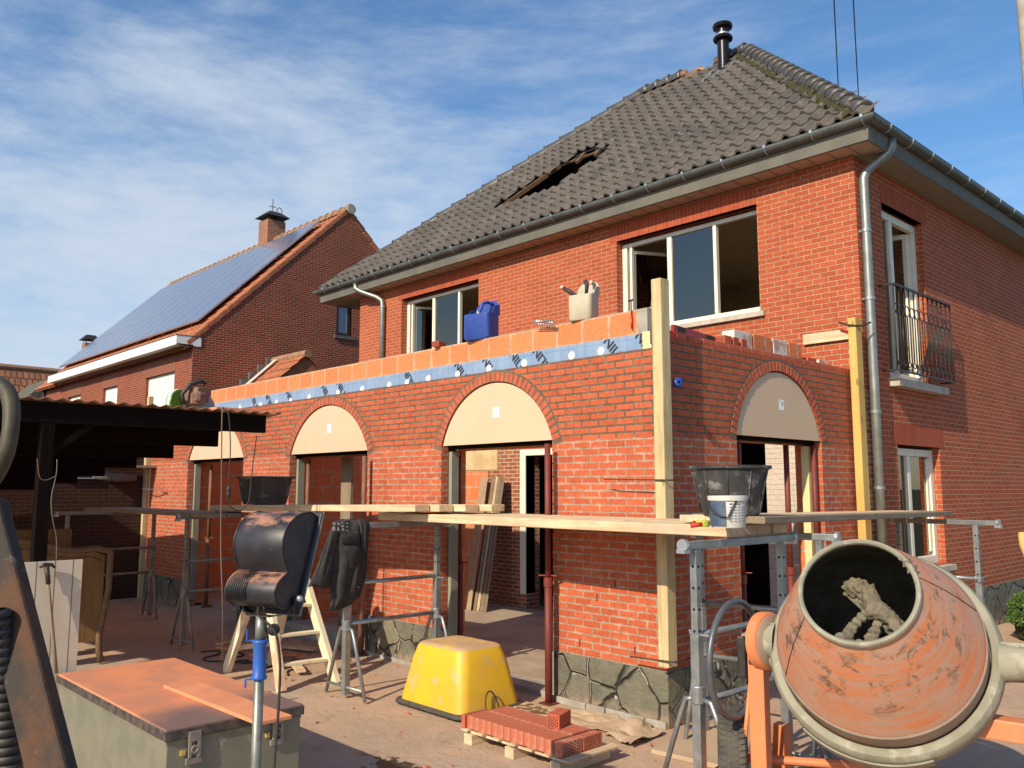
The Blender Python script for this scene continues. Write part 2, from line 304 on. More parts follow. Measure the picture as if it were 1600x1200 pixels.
def mixer_mat():
    q = NT('worn orange drum paint'); o = q.obj()
    # o: z is the drum axis; streaks run round it
    sp = q.n('ShaderNodeSeparateXYZ'); q.l(o, sp.inputs[0])
    ang = q.math('ARCTAN2', sp.outputs[1], sp.outputs[0]); c = q.n('ShaderNodeCombineXYZ'); q.l(q.math('MULTIPLY', ang, .55), c.inputs[0]); q.l(q.math('MULTIPLY', sp.outputs[2], 14), c.inputs[1])
    col = q.mix(q.ramp(q.noise(2.2, 7, .65, c.outputs[0], .5), .36, .62), (.60, .195, .075), (.46, .27, .19))
    col = q.mix(q.ramp(q.noise(5, 6, .7, o), .46, .66, 0, .75), col, (.46, .30, .22))
    c2 = q.n('ShaderNodeCombineXYZ'); q.l(q.math('MULTIPLY', ang, 1.6), c2.inputs[0]); q.l(q.math('MULTIPLY', sp.outputs[2], 5), c2.inputs[1])
    zone = q.math('MULTIPLY', q.ramp(sp.outputs[2], .26, .40), q.ramp(sp.outputs[2], .71, .60))
    blot = q.math('MULTIPLY', q.ramp(q.noise(2.0, 10, .78, c2.outputs[0], .5), .515, .60), zone)
    col = q.mix(q.math('MULTIPLY', blot, .8), col, (.105, .08, .055))
    col = q.mix(q.ramp(q.noise(3.2, 8, .72, c.outputs[0]), .60, .68, 0, .7), col, (.20, .10, .07))
    q.l(col, q.b.inputs['Base Color']); q.b.inputs['Roughness'].default_value = .62; q.b.inputs['Specular IOR Level'].default_value = .35
    q.bump(q.noise(9, 7, .7, o), .008, .4); return q.m
M['drum'] = mixer_mat()
M['drum_band'] = mat('mortar grey pink band', (.33, .25, .195), (.28, .21, .165), 7, .7, bump=.003)
M['drum_in'] = mat('drum inside crusted', (.10, .09, .07), (.17, .155, .12), 7, .8, bump=.03)
M['hoop'] = mat('mortar coated casting', (.29, .275, .205), (.215, .205, .15), 6, .8, bump=.006, c3=(.36, .345, .27), s3=10, f3=(.5, .7))
M['mortar'] = mat('wet mortar', (.20, .17, .115), (.13, .11, .078), 13, .9, bump=.025, bscale=30)
M['orange'] = mat('orange frame paint', (.66, .215, .08), (.58, .20, .09), 5, .5, c3=(.5, .3, .2), s3=9, f3=(.58, .75))
M['wheelgrey'] = mat('grey handwheel', (.11, .125, .14), (.085, .095, .11), 6, .38, .3)
M['cardboard'] = mat('brown paper', (.46, .335, .22), (.40, .29, .19), 3, .9, bump=.004)
M['cloth'] = mat('black work cloth', (.026, .024, .025), (.042, .039, .038), 14, .95, bump=.003, c3=(.055, .047, .042), s3=5, f3=(.56, .72))
M['print'] = mat('worn white print', (.45, .42, .38), (.30, .27, .25), 40, .8)
def lamp_mat():
    q = NT('black lamp housing with settled brick dust'); o = q.obj(); g = q.n('ShaderNodeNewGeometry'); sp = q.n('ShaderNodeSeparateXYZ'); q.l(g.outputs['Normal'], sp.inputs[0])
    c = q.mix(q.ramp(q.noise(9, 5, .6, o), .4, .7), (.014, .014, .019), (.030, .029, .034))
    c = q.mix(q.ramp(q.noise(60, 3, .6, o), .70, .74, 0, .6), c, (.3, .28, .25))
    d = q.math('MULTIPLY', q.ramp(sp.outputs[2], .30, .80), q.ramp(q.noise(5, 6, .7, q.obj((1, 1, 3))), .42, .62, 0, .85)); c = q.mix(d, c, (.42, .20, .125))
    q.l(c, q.b.inputs['Base Color']); q.l(q.ramp(d, 0, 1, .45, .9), q.b.inputs['Roughness']); q.bump(q.noise(14, 5, .6, o), .002, .6); return q.m
M['lamp'] = lamp_mat()
M['polegalv'] = mat('worn steel pole', (.25, .26, .23), (.17, .18, .16), 8, .45, .5, c3=(.22, .14, .08), s3=10, f3=(.55, .7))
M['rust'] = mat('rusty painted steel', (.040, .033, .027), (.095, .045, .024), 6, .9, 0, bump=.010, c3=(.15, .12, .10), s3=17, f3=(.60, .7), lo=.45, hi=.6, coords=(1, 1, 1))
M['olive'] = mat('dirty yellow paint', (.07, .055, .025), (.032, .028, .02), 12, .6, 0, bump=.003)
M['tanpaint'] = mat('tan paint', (.40, .26, .13), (.33, .20, .10), 6, .7)
M['spring'] = mat('black ribbed hose', (.02, .018, .017), (.04, .033, .03), 14, .6)
M['cable'] = mat('dark cable', (.035, .028, .026), None, 9, .7)
M['cable_tan'] = mat('brown cable', (.16, .11, .08), None, 9, .7)
M['headboard'] = wood('tan headboard panel', (.22, .12, .045), (.16, .085, .032), 2, knots=False)
M['headframe'] = mat('carved headboard frame', (.16, .09, .04), (.11, .062, .03), 12, .6)
M['whitepanel'] = boards('tongue and groove panel', (.62, .55, .42), (.57, .50, .38), 1, .12)
M['corr'] = mat('corrugated terracotta sheet', (.40, .19, .11), (.28, .135, .085), 5, .7, c3=(.6, .42, .33), s3=6, f3=(.55, .7))
M['leaf'] = mat('hedge leaves', (.055, .12, .018), (.10, .17, .03), 12, .6)
M['leafd'] = mat('hedge twigs', (.02, .03, .008), None, 12, .9)
M['leadgrey'] = mat('lead flashing', (.19, .20, .21), (.13, .14, .15), 6, .6, .2)
M['slate'] = mat('dark slate roof', (.11, .10, .075), (.07, .066, .05), 6, .8, bump=.01)
M['whitebrick'] = brick('white painted brick', (.62, .56, .47), (.58, .52, .44), (.48, .43, .36), ms=.003)
M['whitewash'] = mat('white plaster dabs', (.66, .60, .55), (.52, .3, .2), 7, .9, bump=.004, lo=.5, hi=.62)
M['curtain'] = mat('net curtain', (.30, .34, .40), (.20, .23, .28), 3, .8, coords=(1, 14, .3))
M['brownframe'] = mat('brown window frame', (.09, .03, .018), None, 4, .5)
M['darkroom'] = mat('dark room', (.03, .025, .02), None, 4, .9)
M['black'] = mat('lining and hole black', (.01, .009, .009), None, 4, .8)  # even black; also painted where holes and slots would be in shade
M['labelnavy'] = mat('navy pail print', (.045, .07, .12), (.07, .10, .16), 12, .5)
M['pailwhite'] = mat('white pail', (.62, .62, .58), (.5, .5, .46), 6, .5, c3=(.3, .28, .25), s3=18, f3=(.62, .75))

# ------------------------------------------------------------------ mesh building
def worg(o):
    v = Vector((0, 0, 0))
    while o is not None: v += o.location; o = o.parent
    return v
class MB:
    def __init__(s): s.b = bmesh.new()
    def box(s, x0, x1, y0, y1, z0, z1):
        v = [s.b.verts.new(p) for p in ((x0, y0, z0), (x1, y0, z0), (x1, y1, z0), (x0, y1, z0), (x0, y0, z1), (x1, y0, z1), (x1, y1, z1), (x0, y1, z1))]
        for f in ((3, 2, 1, 0), (4, 5, 6, 7), (0, 1, 5, 4), (1, 2, 6, 5), (2, 3, 7, 6), (3, 0, 4, 7)): s.b.faces.new([v[i] for i in f])
        return s
    def obox(s, c, ax, hs):
        """oriented box: centre, three axes, half sizes"""
        c = Vector(c); a = [Vector(q).normalized()*h for q, h in zip(ax, hs)]
        v = [s.b.verts.new(c+a[0]*i+a[1]*j+a[2]*k) for k in (-1, 1) for i, j in ((-1, -1), (1, -1), (1, 1), (-1, 1))]
        for f in ((3, 2, 1, 0), (4, 5, 6, 7), (0, 1, 5, 4), (1, 2, 6, 5), (2, 3, 7, 6), (3, 0, 4, 7)): s.b.faces.new([v[i] for i in f])
        return s
    def bar(s, p, q, w, h=None, up=(0, 0, 1)):
        p, q = Vector(p), Vector(q); d = q-p; L = d.length; d.normalize(); u = Vector(up)
        if abs(d.dot(u)) > .98: u = Vector((1, 0, 0))
        sd = d.cross(u).normalized(); u2 = sd.cross(d)
        return s.obox((p+q)/2, (d, sd, u2), (L/2, w/2, (h or w)/2))
    def ring(s, c, u, v, r, n, r2=None): return [s.b.verts.new(c+u*(r*cos(2*pi*i/n))+v*((r2 or r)*sin(2*pi*i/n))) for i in range(n)]
    def tube(s, pts, r, n=10, caps=True, closed=False):
        pts = [Vector(p) for p in pts]; m = len(pts); rs = r if isinstance(r, (list, tuple)) else [r]*m
        prev = None; rings = []
        for i, p in enumerate(pts):
            a = pts[i-1] if i else (pts[-1] if closed else pts[0]); b = pts[(i+1) % m] if (i < m-1 or closed) else pts[-1]
            d = (b-a).normalized()
            if prev is None:
                u = d.cross(Vector((0, 0, 1)))
                if u.length < .1: u = d.cross(Vector((1, 0, 0)))
            else: u = prev-d*prev.dot(d)
            u.normalize(); prev = u; rings.append(s.ring(p, u, d.cross(u), rs[i], n))
        for i in range(m if closed else m-1):
            A, B = rings[i], rings[(i+1) % m]
            for k in range(n): s.b.faces.new((A[k], A[(k+1) % n], B[(k+1) % n], B[k]))
        if caps and not closed: s.b.faces.new(rings[0][::-1]); s.b.faces.new(rings[-1])
        return s
    def lathe(s, prof, o, a, n=32, cap=(False, False), scl=None):
        o, a = Vector(o), Vector(a).normalized(); u = a.cross(Vector((0, 0, 1)))
        if u.length < .1: u = Vector((1, 0, 0))
        u.normalize(); v = a.cross(u); R = []
        for r, h in prof: R.append(s.ring(o+a*h, u, v, max(r, .0005), n))
        for A, B in zip(R, R[1:]):
            for k in range(n): s.b.faces.new((A[k], A[(k+1) % n], B[(k+1) % n], B[k]))
        if cap[0]: s.b.faces.new(R[0][::-1])
        if cap[1]: s.b.faces.new(R[-1])
        return s
    def prism(s, poly, d):
        """poly: 3-D points of a flat outline, d: thickness vector"""
        d = Vector(d); A = [s.b.verts.new(Vector(p)) for p in poly]; B = [s.b.verts.new(Vector(p)+d) for p in poly]; n = len(poly)
        s.b.faces.new(A[::-1]); s.b.faces.new(B)
        for i in range(n): s.b.faces.new((A[i], A[(i+1) % n], B[(i+1) % n], B[i]))
        return s
    def loft(s, rings, closed_ring=True, caps=True):
        R = [[s.b.verts.new(Vector(p)) for p in r] for r in rings]; n = len(R[0])
        for A, B in zip(R, R[1:]):
            for k in range(n if closed_ring else n-1): s.b.faces.new((A[k], A[(k+1) % n], B[(k+1) % n], B[k]))
        if caps and closed_ring: s.b.faces.new(R[0][::-1]); s.b.faces.new(R[-1])
        return s
    def quad(s, *p): s.b.faces.new([s.b.verts.new(Vector(q)) for q in p]); return s
    def grid(s, fn, nu, nv):
        V = [[s.b.verts.new(Vector(fn(i/nu, j/nv))) for j in range(nv+1)] for i in range(nu+1)]
        for i in range(nu):
            for j in range(nv): s.b.faces.new((V[i][j], V[i+1][j], V[i+1][j+1], V[i][j+1]))
        return s
    def holed(s, axis, pos, th, u0, u1, z0, z1, holes):
        """wall slab in plane axis=pos..pos+th with rectangular holes (u0,u1,z0,z1)"""
        us = sorted({u0, u1, *[h[0] for h in holes], *[h[1] for h in holes]}); zs = sorted({z0, z1, *[h[2] for h in holes], *[h[3] for h in holes]})
        us = [u for u in us if u0 <= u <= u1]; zs = [z for z in zs if z0 <= z <= z1]
        def solid(i, j):
            if i < 0 or j < 0 or i >= len(us)-1 or j >= len(zs)-1: return False
            uc, zc = (us[i]+us[i+1])/2, (zs[j]+zs[j+1])/2
            return not any(h[0] < uc < h[1] and h[2] < zc < h[3] for h in holes)
        P = (lambda u, w, z: (u, w, z)) if axis == 'y' else (lambda u, w, z: (w, u, z))
        for i in range(len(us)-1):
            for j in range(len(zs)-1):
                if not solid(i, j): continue
                a, b, c, d = us[i], us[i+1], zs[j], zs[j+1]
                for w in (pos, pos+th): s.quad(P(a, w, c), P(b, w, c), P(b, w, d), P(a, w, d))
                if not solid(i-1, j): s.quad(P(a, pos, c), P(a, pos+th, c), P(a, pos+th, d), P(a, pos, d))
                if not solid(i+1, j): s.quad(P(b, pos, c), P(b, pos+th, c), P(b, pos+th, d), P(b, pos, d))
                if not solid(i, j-1): s.quad(P(a, pos, c), P(b, pos, c), P(b, pos+th, c), P(a, pos+th, c))
                if not solid(i, j+1): s.quad(P(a, pos, d), P(b, pos, d), P(b, pos+th, d), P(a, pos+th, d))
        return s
    def build(s, name, m, parent=None, smooth=False, bevel=0, merge=False, sub=0):
        if merge: bmesh.ops.remove_doubles(s.b, verts=s.b.verts, dist=1e-5)
        bmesh.ops.recalc_face_normals(s.b, faces=s.b.faces)
        off = worg(parent) if parent else Vector((0, 0, 0))
        if off.length: bmesh.ops.translate(s.b, verts=s.b.verts, vec=-off)
        me = bpy.data.meshes.new(name); s.b.to_mesh(me); s.b.free()
        for mm in (m if isinstance(m, (list, tuple)) else [m]): me.materials.append(M[mm] if isinstance(mm, str) else mm)
        if smooth:
            me.shade_smooth()
        o = bpy.data.objects.new(name, me); COL.objects.link(o)
        if parent: o.parent = parent
        if bevel:
            md = o.modifiers.new('bevel', 'BEVEL'); md.width = bevel; md.segments = 2; md.limit_method = 'ANGLE'; md.angle_limit = radians(40)
        if sub:
            md = o.modifiers.new('sub', 'SUBSURF'); md.levels = sub; md.render_levels = sub
        if smooth == 'auto':
            pass
        return o
def smooth_by_angle(o, deg=35):
    bm = bmesh.new(); bm.from_mesh(o.data)
    bmesh.ops.remove_doubles(bm, verts=bm.verts, dist=1e-5)
    for f in bm.faces: f.smooth = True
    for e in bm.edges:
        if len(e.link_faces) == 2 and e.calc_face_angle(0) > radians(deg): e.smooth = False
    bm.to_mesh(o.data); bm.free(); return o
def thing(name, label, cat, loc=(0, 0, 0), group=None):
    o = bpy.data.objects.new(name, None); COL.objects.link(o); o.location = loc; o.empty_display_size = .1
    o['label'] = label; o['category'] = cat
    if group: o['group'] = group
    return o
def tag(o, label, cat, group=None):
    o['label'] = label; o['category'] = cat
    if group: o['group'] = group
    return o
def struct(o): o['kind'] = 'structure'; return o
def kids(o): return [c for c in COL.objects if c.parent == o]
def dup(o, loc, rz=None, label=None, parent=None):
    c = o.copy(); COL.objects.link(c)
    if parent is None:
        c.location = loc
        if rz is not None: c.rotation_euler = (0, 0, rz)
        if label: c['label'] = label
    else: c.parent = parent
    for k in kids(o): dup(k, None, parent=c)
    return c
def jit(a): return random.uniform(-a, a)
def arc(c, r0, a0, a1, n, u, v, r1=None):
    c, u, v = Vector(c), Vector(u), Vector(v); r1 = r0 if r1 is None else r1
    return [c+u*(r0*cos(radians(a0+(a1-a0)*i/n)))+v*(r1*sin(radians(a0+(a1-a0)*i/n))) for i in range(n+1)]

# ================================================================== SETTING
g = MB()
N = 60
g.grid(lambda a, b: (-16+19*a, -2.5+16.5*b, 0), 2, 2)
ground = struct(g.build('ground', 'ground'))
far = MB(); far.quad((-900, -900, -.02), (900, -900, -.02), (900, 900, -.02), (-900, 900, -.02))
struct(far.build('field', mat('garden soil and grass', (.035, .045, .02), (.06, .055, .035), .8, .95, bump=.02)))  # unseen surroundings, given a dark colour to cut light bounced into the yard

# ================================================================== MAIN HOUSE
HX0, HX1, HY0, HY1, HZ = -14.54, -4.20, 9.46, 18.0, 5.76
house = thing('brick_house', 'two storey red brick house with grey hipped tile roof behind the new extension', 'house', (-9.4, 13.5, 0))
W1 = (-7.78, -5.48, 4.10, 5.49); W2 = (-13.10, -10.86, 4.10, 5.49)
DA = (PY(822, 720, HY0).x, PY(822, 720, HY0).x+1.15, .04, PY(830, 712, HY0).z)
DB = (PY(1152, 800, HY0).x-.25, PY(1201, 760, HY0).x, .04, 2.55)
b = MB(); b.holed('y', HY0, .30, HX0, HX1, 3.0, HZ, [W1, W2]); b.build('front_wall', 'brick_house', house)
b = MB(); b.holed('y', HY0, .30, HX0, HX1, 0, 3.0, [DA, DB]); b.build('lower_front_wall', 'brick_rough', house)
FD = (10.16, 11.40, 3.20, 5.36); LW = (10.25, 11.55, .95, 2.41)
b = MB(); b.holed('x', HX1-.30, .30, HY0+.30, HY1, .55, HZ, [FD, LW]); b.build('side_wall', 'brick_house', house)
b = MB(); b.box(HX0, HX0+.3, HY0+.3, HY1, 0, HZ); b.box(HX0+.3, HX1-.3, HY1-.3, HY1, 0, HZ); b.build('rear_wall', 'brick_house', house)
b = MB(); b.box(HX1-.30, HX1+.012, HY0+.02, HY1, 0, .55); b.build('plinth', 'stone', house)
# inside: floors, ceilings, partitions
b = MB(); b.box(HX0+.3, HX1-.3, HY0+.3, HY1-.3, 3.0, 3.2); b.box(HX0+.3, HX1-.3, HY0+.3, HY1-.3, 5.62, 5.7)
b.box(-9.6, -9.5, HY0+.3, HY1-.3, 3.2, 5.62); b.box(-9.5, -4.5, 13.6, 13.7, 3.2, 4.35); b.box(-9.5, -4.5, 13.6, 13.7, 4.35, 5.62); b.box(HX0+.3, -9.6, 13.2, 13.3, 3.2, 5.62)
b.build('interior_partition', 'plaster', house)
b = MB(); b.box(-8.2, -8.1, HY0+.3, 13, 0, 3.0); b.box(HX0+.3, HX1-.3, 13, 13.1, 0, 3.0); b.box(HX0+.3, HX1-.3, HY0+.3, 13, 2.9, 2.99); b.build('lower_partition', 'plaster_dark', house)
# soldier courses
for w in (W1, W2):
    b = MB(); b.box(w[0]-.12, w[1]+.0, HY0-.004, HY0+.10, 5.49, 5.74); b.build('soldier_lintel', 'brick_soldier', house)
b = MB(); b.box(HX1-.1, HX1+.004, LW[0]-.12, LW[1]+.14, 2.41, 2.665); b.build('soldier_lintel', 'brick_soldier', house)
b = MB(); b.box(HX1-.1, HX1+.004, FD[0]-.02, FD[1]+.14, 5.36, 5.60); b.build('soldier_lintel', 'brick_soldier', house)
# front windows
def front_window(w, bays):
    x0, x1, z0, z1 = w; y = HY0+.13
    f = MB(); t = .05
    f.box(x0, x1, y, y+.07, z1-.085, z1-.03); f.box(x0, x1, y, y+.07, z0, z0+.09); f.box(x0, x0+.085, y, y+.07, z0+.09, z1-.085)
    m1, m2 = bays
    for m, ww in ((m1, .075), (m2, .05)): f.box(m-ww/2, m+ww/2, y, y+.07, z0+.09, z1-.085)
    fr = f.build('window', 'white', house, bevel=.006)
    p = MB(); p.box(m1+.04, m2-.025, y+.03, y+.038, z0+.09, z1-.085); p.build('pane', 'glass', fr)
    # opened inward sash in the left bay
    a = radians(62); h = Vector((x0+.14, y+.09, 0)); dx = Vector((cos(a), sin(a), 0)); L = .62
    q = MB()
    for s_ in (0, 1):
        c = h+dx*(L*s_); q.bar(c+Vector((0, 0, z0+.12)), c+Vector((0, 0, z1-.13)), .045, .045)
    for z in (z0+.13, z1-.15): q.bar(h+Vector((0, 0, z)), h+dx*L+Vector((0, 0, z)), .045, .045)
    sa = q.build('sash', 'white', fr); q = MB(); q.bar(h+Vector((0, 0, (z0+z1)/2)), h+dx*L+Vector((0, 0, (z0+z1)/2)), .005, z1-z0-.3); q.build('sash_pane', 'glass', fr)
    q = MB(); q.box(x0+.13, x0+.17, y+.01, y+.06, z0+.09, z1-.085); q.build('jamb', 'white', fr)
front_window(W1, (-6.94, -6.20)); front_window(W2, (-12.28, -11.55))
b = MB(); b.box(W1[0]-.05, W1[1]+.07, HY0-.05, HY0+.13, 4.03, 4.095); b.build('sill', 'sill', house, bevel=.004)
b = MB(); b.box(W2[0]-.05, W2[1]+.07, HY0-.05, HY0+.13, 4.03, 4.095); b.build('sill', 'sill', house, bevel=.004)
# side openings
def side_window(w, name, mull, open_sash=False):
    y0, y1, z0, z1 = w; x = HX1-.16
    f = MB(); f.box(x, x+.07, y0, y1, z1-.12, z1-.03); f.box(x, x+.07, y0, y1, z0, z0+.10)
    for a, c in ((y0, y0+.07), (y1-.10, y1), (mull-.045, mull+.045)): f.box(x, x+.07, a, c, z0+.10, z1-.12)
    fr = f.build(name, 'white', house, bevel=.006)
    f = MB()
    if not open_sash:
        f.box(x-.02, x+.0, mull+.045, mull+.085, z0+.10, z1-.12); f.box(x+.002, x+.05, y1-.17, y1-.102, z0+.15, z1-.15); f.build('sash', 'white', fr)
        p = MB(); p.box(x+.02, x+.027, y0+.07, mull-.045, z0+.1, z1-.12); p.box(x+.02, x+.027, mull+.085, y1-.17, z0+.1, z1-.12); p.build('pane', 'glass', fr)
        q = MB(); q.bar((x-.01, mull+.38, (z0+z1)/2-.3), (x-.01, mull+.50, (z0+z1)/2-.3), .02, .03); q.build('window_handle', 'white_clean', fr)
        q = MB(); q.grid(lambda a, b_: (x-.25+.02*sin(a*40), y0+.08+a*.32, z0+.1+b_*(z1-z0-.2)), 40, 1); q.build('curtain', 'curtain', fr)
    else:
        p = MB(); p.box(x+.02, x+.027, y0+.07, mull-.045, z0+.1, z1-.12); p.build('pane', 'glass', fr)
        h = Vector((x-.02, y1-.12, 0)); dx = Vector((-.93, -.36, 0)).normalized(); L = .52; q = MB()
        for s_ in (0, 1):
            c = h+dx*(L*s_); q.bar(c+Vector((0, 0, z0+.12)), c+Vector((0, 0, z1-.14)), .06, .05)
        for z in (z0+.15, z1-.17): q.bar(h+Vector((0, 0, z)), h+dx*L+Vector((0, 0, z)), .06, .06)
        q.build('sash', 'white', fr)
    return fr
side_window(LW, 'window', 10.78); side_window(FD, 'french_door', 10.62, True)
b = MB(); b.box(HX1-.09, HX1+.09, LW[0]-.06, LW[1]+.10, .865, .935); b.build('sill', 'sill', house, bevel=.004)
b = MB(); b.box(HX1-.09, HX1+.13, FD[0]-.06, FD[1]+.24, 3.09, 3.185); b.build('sill', 'sill', house, bevel=.004)
# wrought iron balcony rail
rx = HX1+.165; ry0, ry1 = 9.96, 11.74; rz0, rz1 = 3.25, 4.27
b = MB()
b.box(rx-.02, rx+.02, ry0, ry1, rz1, rz1+.022)
for yy in (ry0, ry1): b.box(HX1+.002, rx-.02, yy-.012, yy+.012, rz1, rz1+.02)
rail = b.build('balcony_railing', 'iron', house); b = MB(); b.box(rx-.012, rx+.012, ry0, ry1, rz0, rz0+.02)
for yy in (ry0, ry1): b.box(HX1+.002, rx-.012, yy-.01, yy+.01, rz0, rz0+.02)
b.build('bottom_rail', 'iron', rail)
nb = 13
for i in range(nb):
    y = ry0+.01+(ry1-ry0-.02)*i/(nb-1)
    b = MB(); r_ = .008 if i not in (0, nb-1) else .010
    b.tube([(rx, y, rz0+.02), (rx, y, rz0+.46), (rx, y, rz0+.56), (rx, y, rz1)], r_, 6)
    if i < nb-1:
        yc = y+(ry1-ry0)/(nb-1)/2; rr = .062
        for zc, k in ((rz1-.27, 1), (rz0+.10, .55)):
            b.tube(arc((rx, yc, zc), rr*k, 0, 360, 14, (0, 1, 0), (0, 0, 1))[:-1], .007, 5, closed=True)
        b.tube([(rx, yc, rz0+.14), (rx, yc, rz1-.33)], .009, 5)
    b.build('baluster', 'iron', rail, smooth=True)

# ---- roof. slopes start just behind the gutter
RS = .950; EY, EX = 9.08, -3.80; EXL = -15.62; EZ = 6.03; RY, RZ = 12.80, 9.565; RXR, RXL = -7.52, -9.85; BY = 18.4
def roofz(y): return EZ+(y-EY)*RS
hole = [(-11.2, 9.96), (-10.62, 9.93), (-9.9, 10.0), (-9.30, 10.12), (-9.02, 10.5), (-9.08, 10.98), (-9.9, 11.04), (-10.45, 10.72), (-10.8, 10.38), (-11.1, 10.12)]
def inpoly(x, y, P):
    c = False; j = len(P)-1
    for i in range(len(P)):
        if (P[i][1] > y) != (P[j][1] > y) and x < (P[j][0]-P[i][0])*(y-P[i][1])/(P[j][1]-P[i][1])+P[i][0]: c = not c
        j = i
    return c
nrm = Vector((0, -RS, 1)).normalized(); slope = Vector((0, 1, RS)).normalized(); SL = sqrt((RY-EY)**2+(RZ-EZ)**2)
b = MB(); TW, TL = .215, .315; nrow = int(SL/TL)+1
prof = [(0, .000), (.10, .034), (.22, .050), (.34, .042), (.46, .010), (.62, -.010), (.82, -.010), (1.0, .0)]
ntile = int((EX-EXL)/TW)+1
tile_holes = set()
for r in range(nrow):
    s0 = r*TL-.02; s1 = min(s0+TL+.03, SL)
    for k in range(ntile):
        x0 = EXL+k*TW
        xc = x0+TW/2; ycp = EY+(s0+TL/2)*slope.y
        t = (ycp-EY)/(RY-EY)
        xl, xr = EXL+(RXL-EXL)*t, EX+(RXR-EX)*t
        if xc < xl-.03 or xc > xr+.03: continue
        if inpoly(xc, ycp, hole): tile_holes.add((r, k)); continue
        if r >= nrow-1 and RXL+.95 < xc < RXR-.55: continue     # course missing under the broken ridge
        dz = jit(.003); rot = jit(.004)
        lo, hi = [], []
        for (pu, ph) in prof:
            x = x0+pu*TW
            base0 = Vector((x, EY, EZ))+slope*s0+nrm*(.040+ph+dz+rot*(pu-.5)); base1 = Vector((x, EY, EZ))+slope*s1+nrm*(.006+ph*.85)
            lo.append(b.b.verts.new(base0)); hi.append(b.b.verts.new(base1))
        lip = [b.b.verts.new(v.co-nrm*.030-slope*.001) for v in lo]
        for i in range(len(prof)-1):
            b.b.faces.new((lo[i], lo[i+1], hi[i+1], hi[i])); b.b.faces.new((lip[i], lip[i+1], lo[i+1], lo[i]))
roof = b.build('roof', 'tile', house, smooth=True)
bm = bmesh.new(); bm.from_mesh(roof.data)
for e in bm.edges:
    if len(e.link_faces) == 2 and e.calc_face_angle(0) > radians(50): e.smooth = False
bm.to_mesh(roof.data); bm.free()
b = MB()  # side and rear slopes
b.quad((EX, EY, EZ), (EX, BY, EZ), (RXR, BY-4.4, RZ), (RXR, RY, RZ)); b.quad((EXL, EY, EZ), (EXL, BY, EZ), (RXL, BY-4.4, RZ), (RXL, RY, RZ))
b.quad((EX, BY, EZ), (EXL, BY, EZ), (RXL, BY-4.4, RZ), (RXR, BY-4.4, RZ)); b.quad((RXL, RY, RZ-.03), (RXR, RY, RZ-.03), (RXR, BY-4.4, RZ-.03), (RXL, BY-4.4, RZ-.03))
b.build('rear_slope', 'tile', roof)
# dark felt lining below the tiles with an opening at the hole, battens and rafters
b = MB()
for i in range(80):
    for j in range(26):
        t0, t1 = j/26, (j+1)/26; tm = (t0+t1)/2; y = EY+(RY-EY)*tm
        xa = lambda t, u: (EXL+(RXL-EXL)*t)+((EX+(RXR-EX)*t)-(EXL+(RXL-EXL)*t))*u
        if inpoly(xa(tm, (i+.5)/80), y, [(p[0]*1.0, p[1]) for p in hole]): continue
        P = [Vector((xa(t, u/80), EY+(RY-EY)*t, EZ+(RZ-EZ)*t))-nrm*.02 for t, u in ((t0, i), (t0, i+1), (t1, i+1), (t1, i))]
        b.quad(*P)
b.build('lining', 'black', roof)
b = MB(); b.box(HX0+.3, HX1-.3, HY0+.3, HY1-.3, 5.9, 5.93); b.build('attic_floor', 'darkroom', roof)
for x, s0, s1 in ((-10.35, .6, 3.6), (-9.45, .6, 3.6)):
    b = MB(); p = Vector((x, EY, EZ))+slope*s0-nrm*.34; b.bar(p, p+slope*(s1-s0), .06, .12, nrm); b.build('rafter', 'batten', roof)
b = MB(); a0 = Vector((-10.95, 10.06, roofz(10.06)))-nrm*.03; a1 = Vector((-10.22, 10.86, roofz(10.86)))+nrm*.0; b.bar(a0, a1, .05, .07, nrm); b.build('broken_batten', 'batten', roof)
b = MB()
for yy in (10.93,): b.bar((-11.3, yy, roofz(yy)-.03), (-8.7, yy, roofz(yy)-.03), .04, .03, nrm)
for x in (-9.75, -9.32): b.bar(Vector((x, 10.78, roofz(10.78)))-nrm*.02, Vector((x, 11.0, roofz(11.0)))+nrm*.0, .07, .05, nrm)
b.build('batten_end', 'batten', roof)
# hip and ridge caps
def caps(p, q, name, matn, n, r=.135, skip=(), upn=None, bld=roof):
    p, q = Vector(p), Vector(q); d = (q-p)/n; a = d.normalized(); out = MB(); sd = a.cross(Vector((0, 0, 1))).normalized(); up = sd.cross(a)
    for i in range(n):
        if i in skip: continue
        c0 = p+d*i; c1 = c0+d*1.12; rings = []
        for c, rr, l in ((c0, r*1.02, 0), (c0+a*.03, r*1.12, .012), (c0+a*.06, r*1.02, .004), (c1, r*.88, -.008)):
            rings.append([c+up*(rr*sin(t)*1.0-.03+l)+sd*(rr*cos(t)*1.0) for t in [radians(-20+220*k/12) for k in range(13)]])
        out.loft(rings, closed_ring=False, caps=False)
        out.b.faces.new([out.b.verts.new(v) for v in rings[0]][::-1])
    o = out.build(name, matn, bld); return smooth_by_angle(o, 40)
caps((EX-.14, EY+.14, EZ+.13), (RXR+.02, RY-.02, RZ+.06), 'hip_cap', 'tile_hip', 21, .112)
caps((EXL+.1, EY+.07, EZ+.0), (RXL+.02, RY-.02, RZ+.05), 'hip_cap', 'tile_hip', 21, .125)
caps((RXR+.03, RY, RZ+.06), (RXR-.55, RY, RZ+.06), 'ridge_cap', 'tile_hip', 2, .13)
caps((RXL+1.0, RY, RZ+.06), (RXL-.05, RY, RZ+.06), 'ridge_cap', 'tile_hip', 4, .13)
b = MB()  # moss and mortar bed under the right hip
random.seed(3)
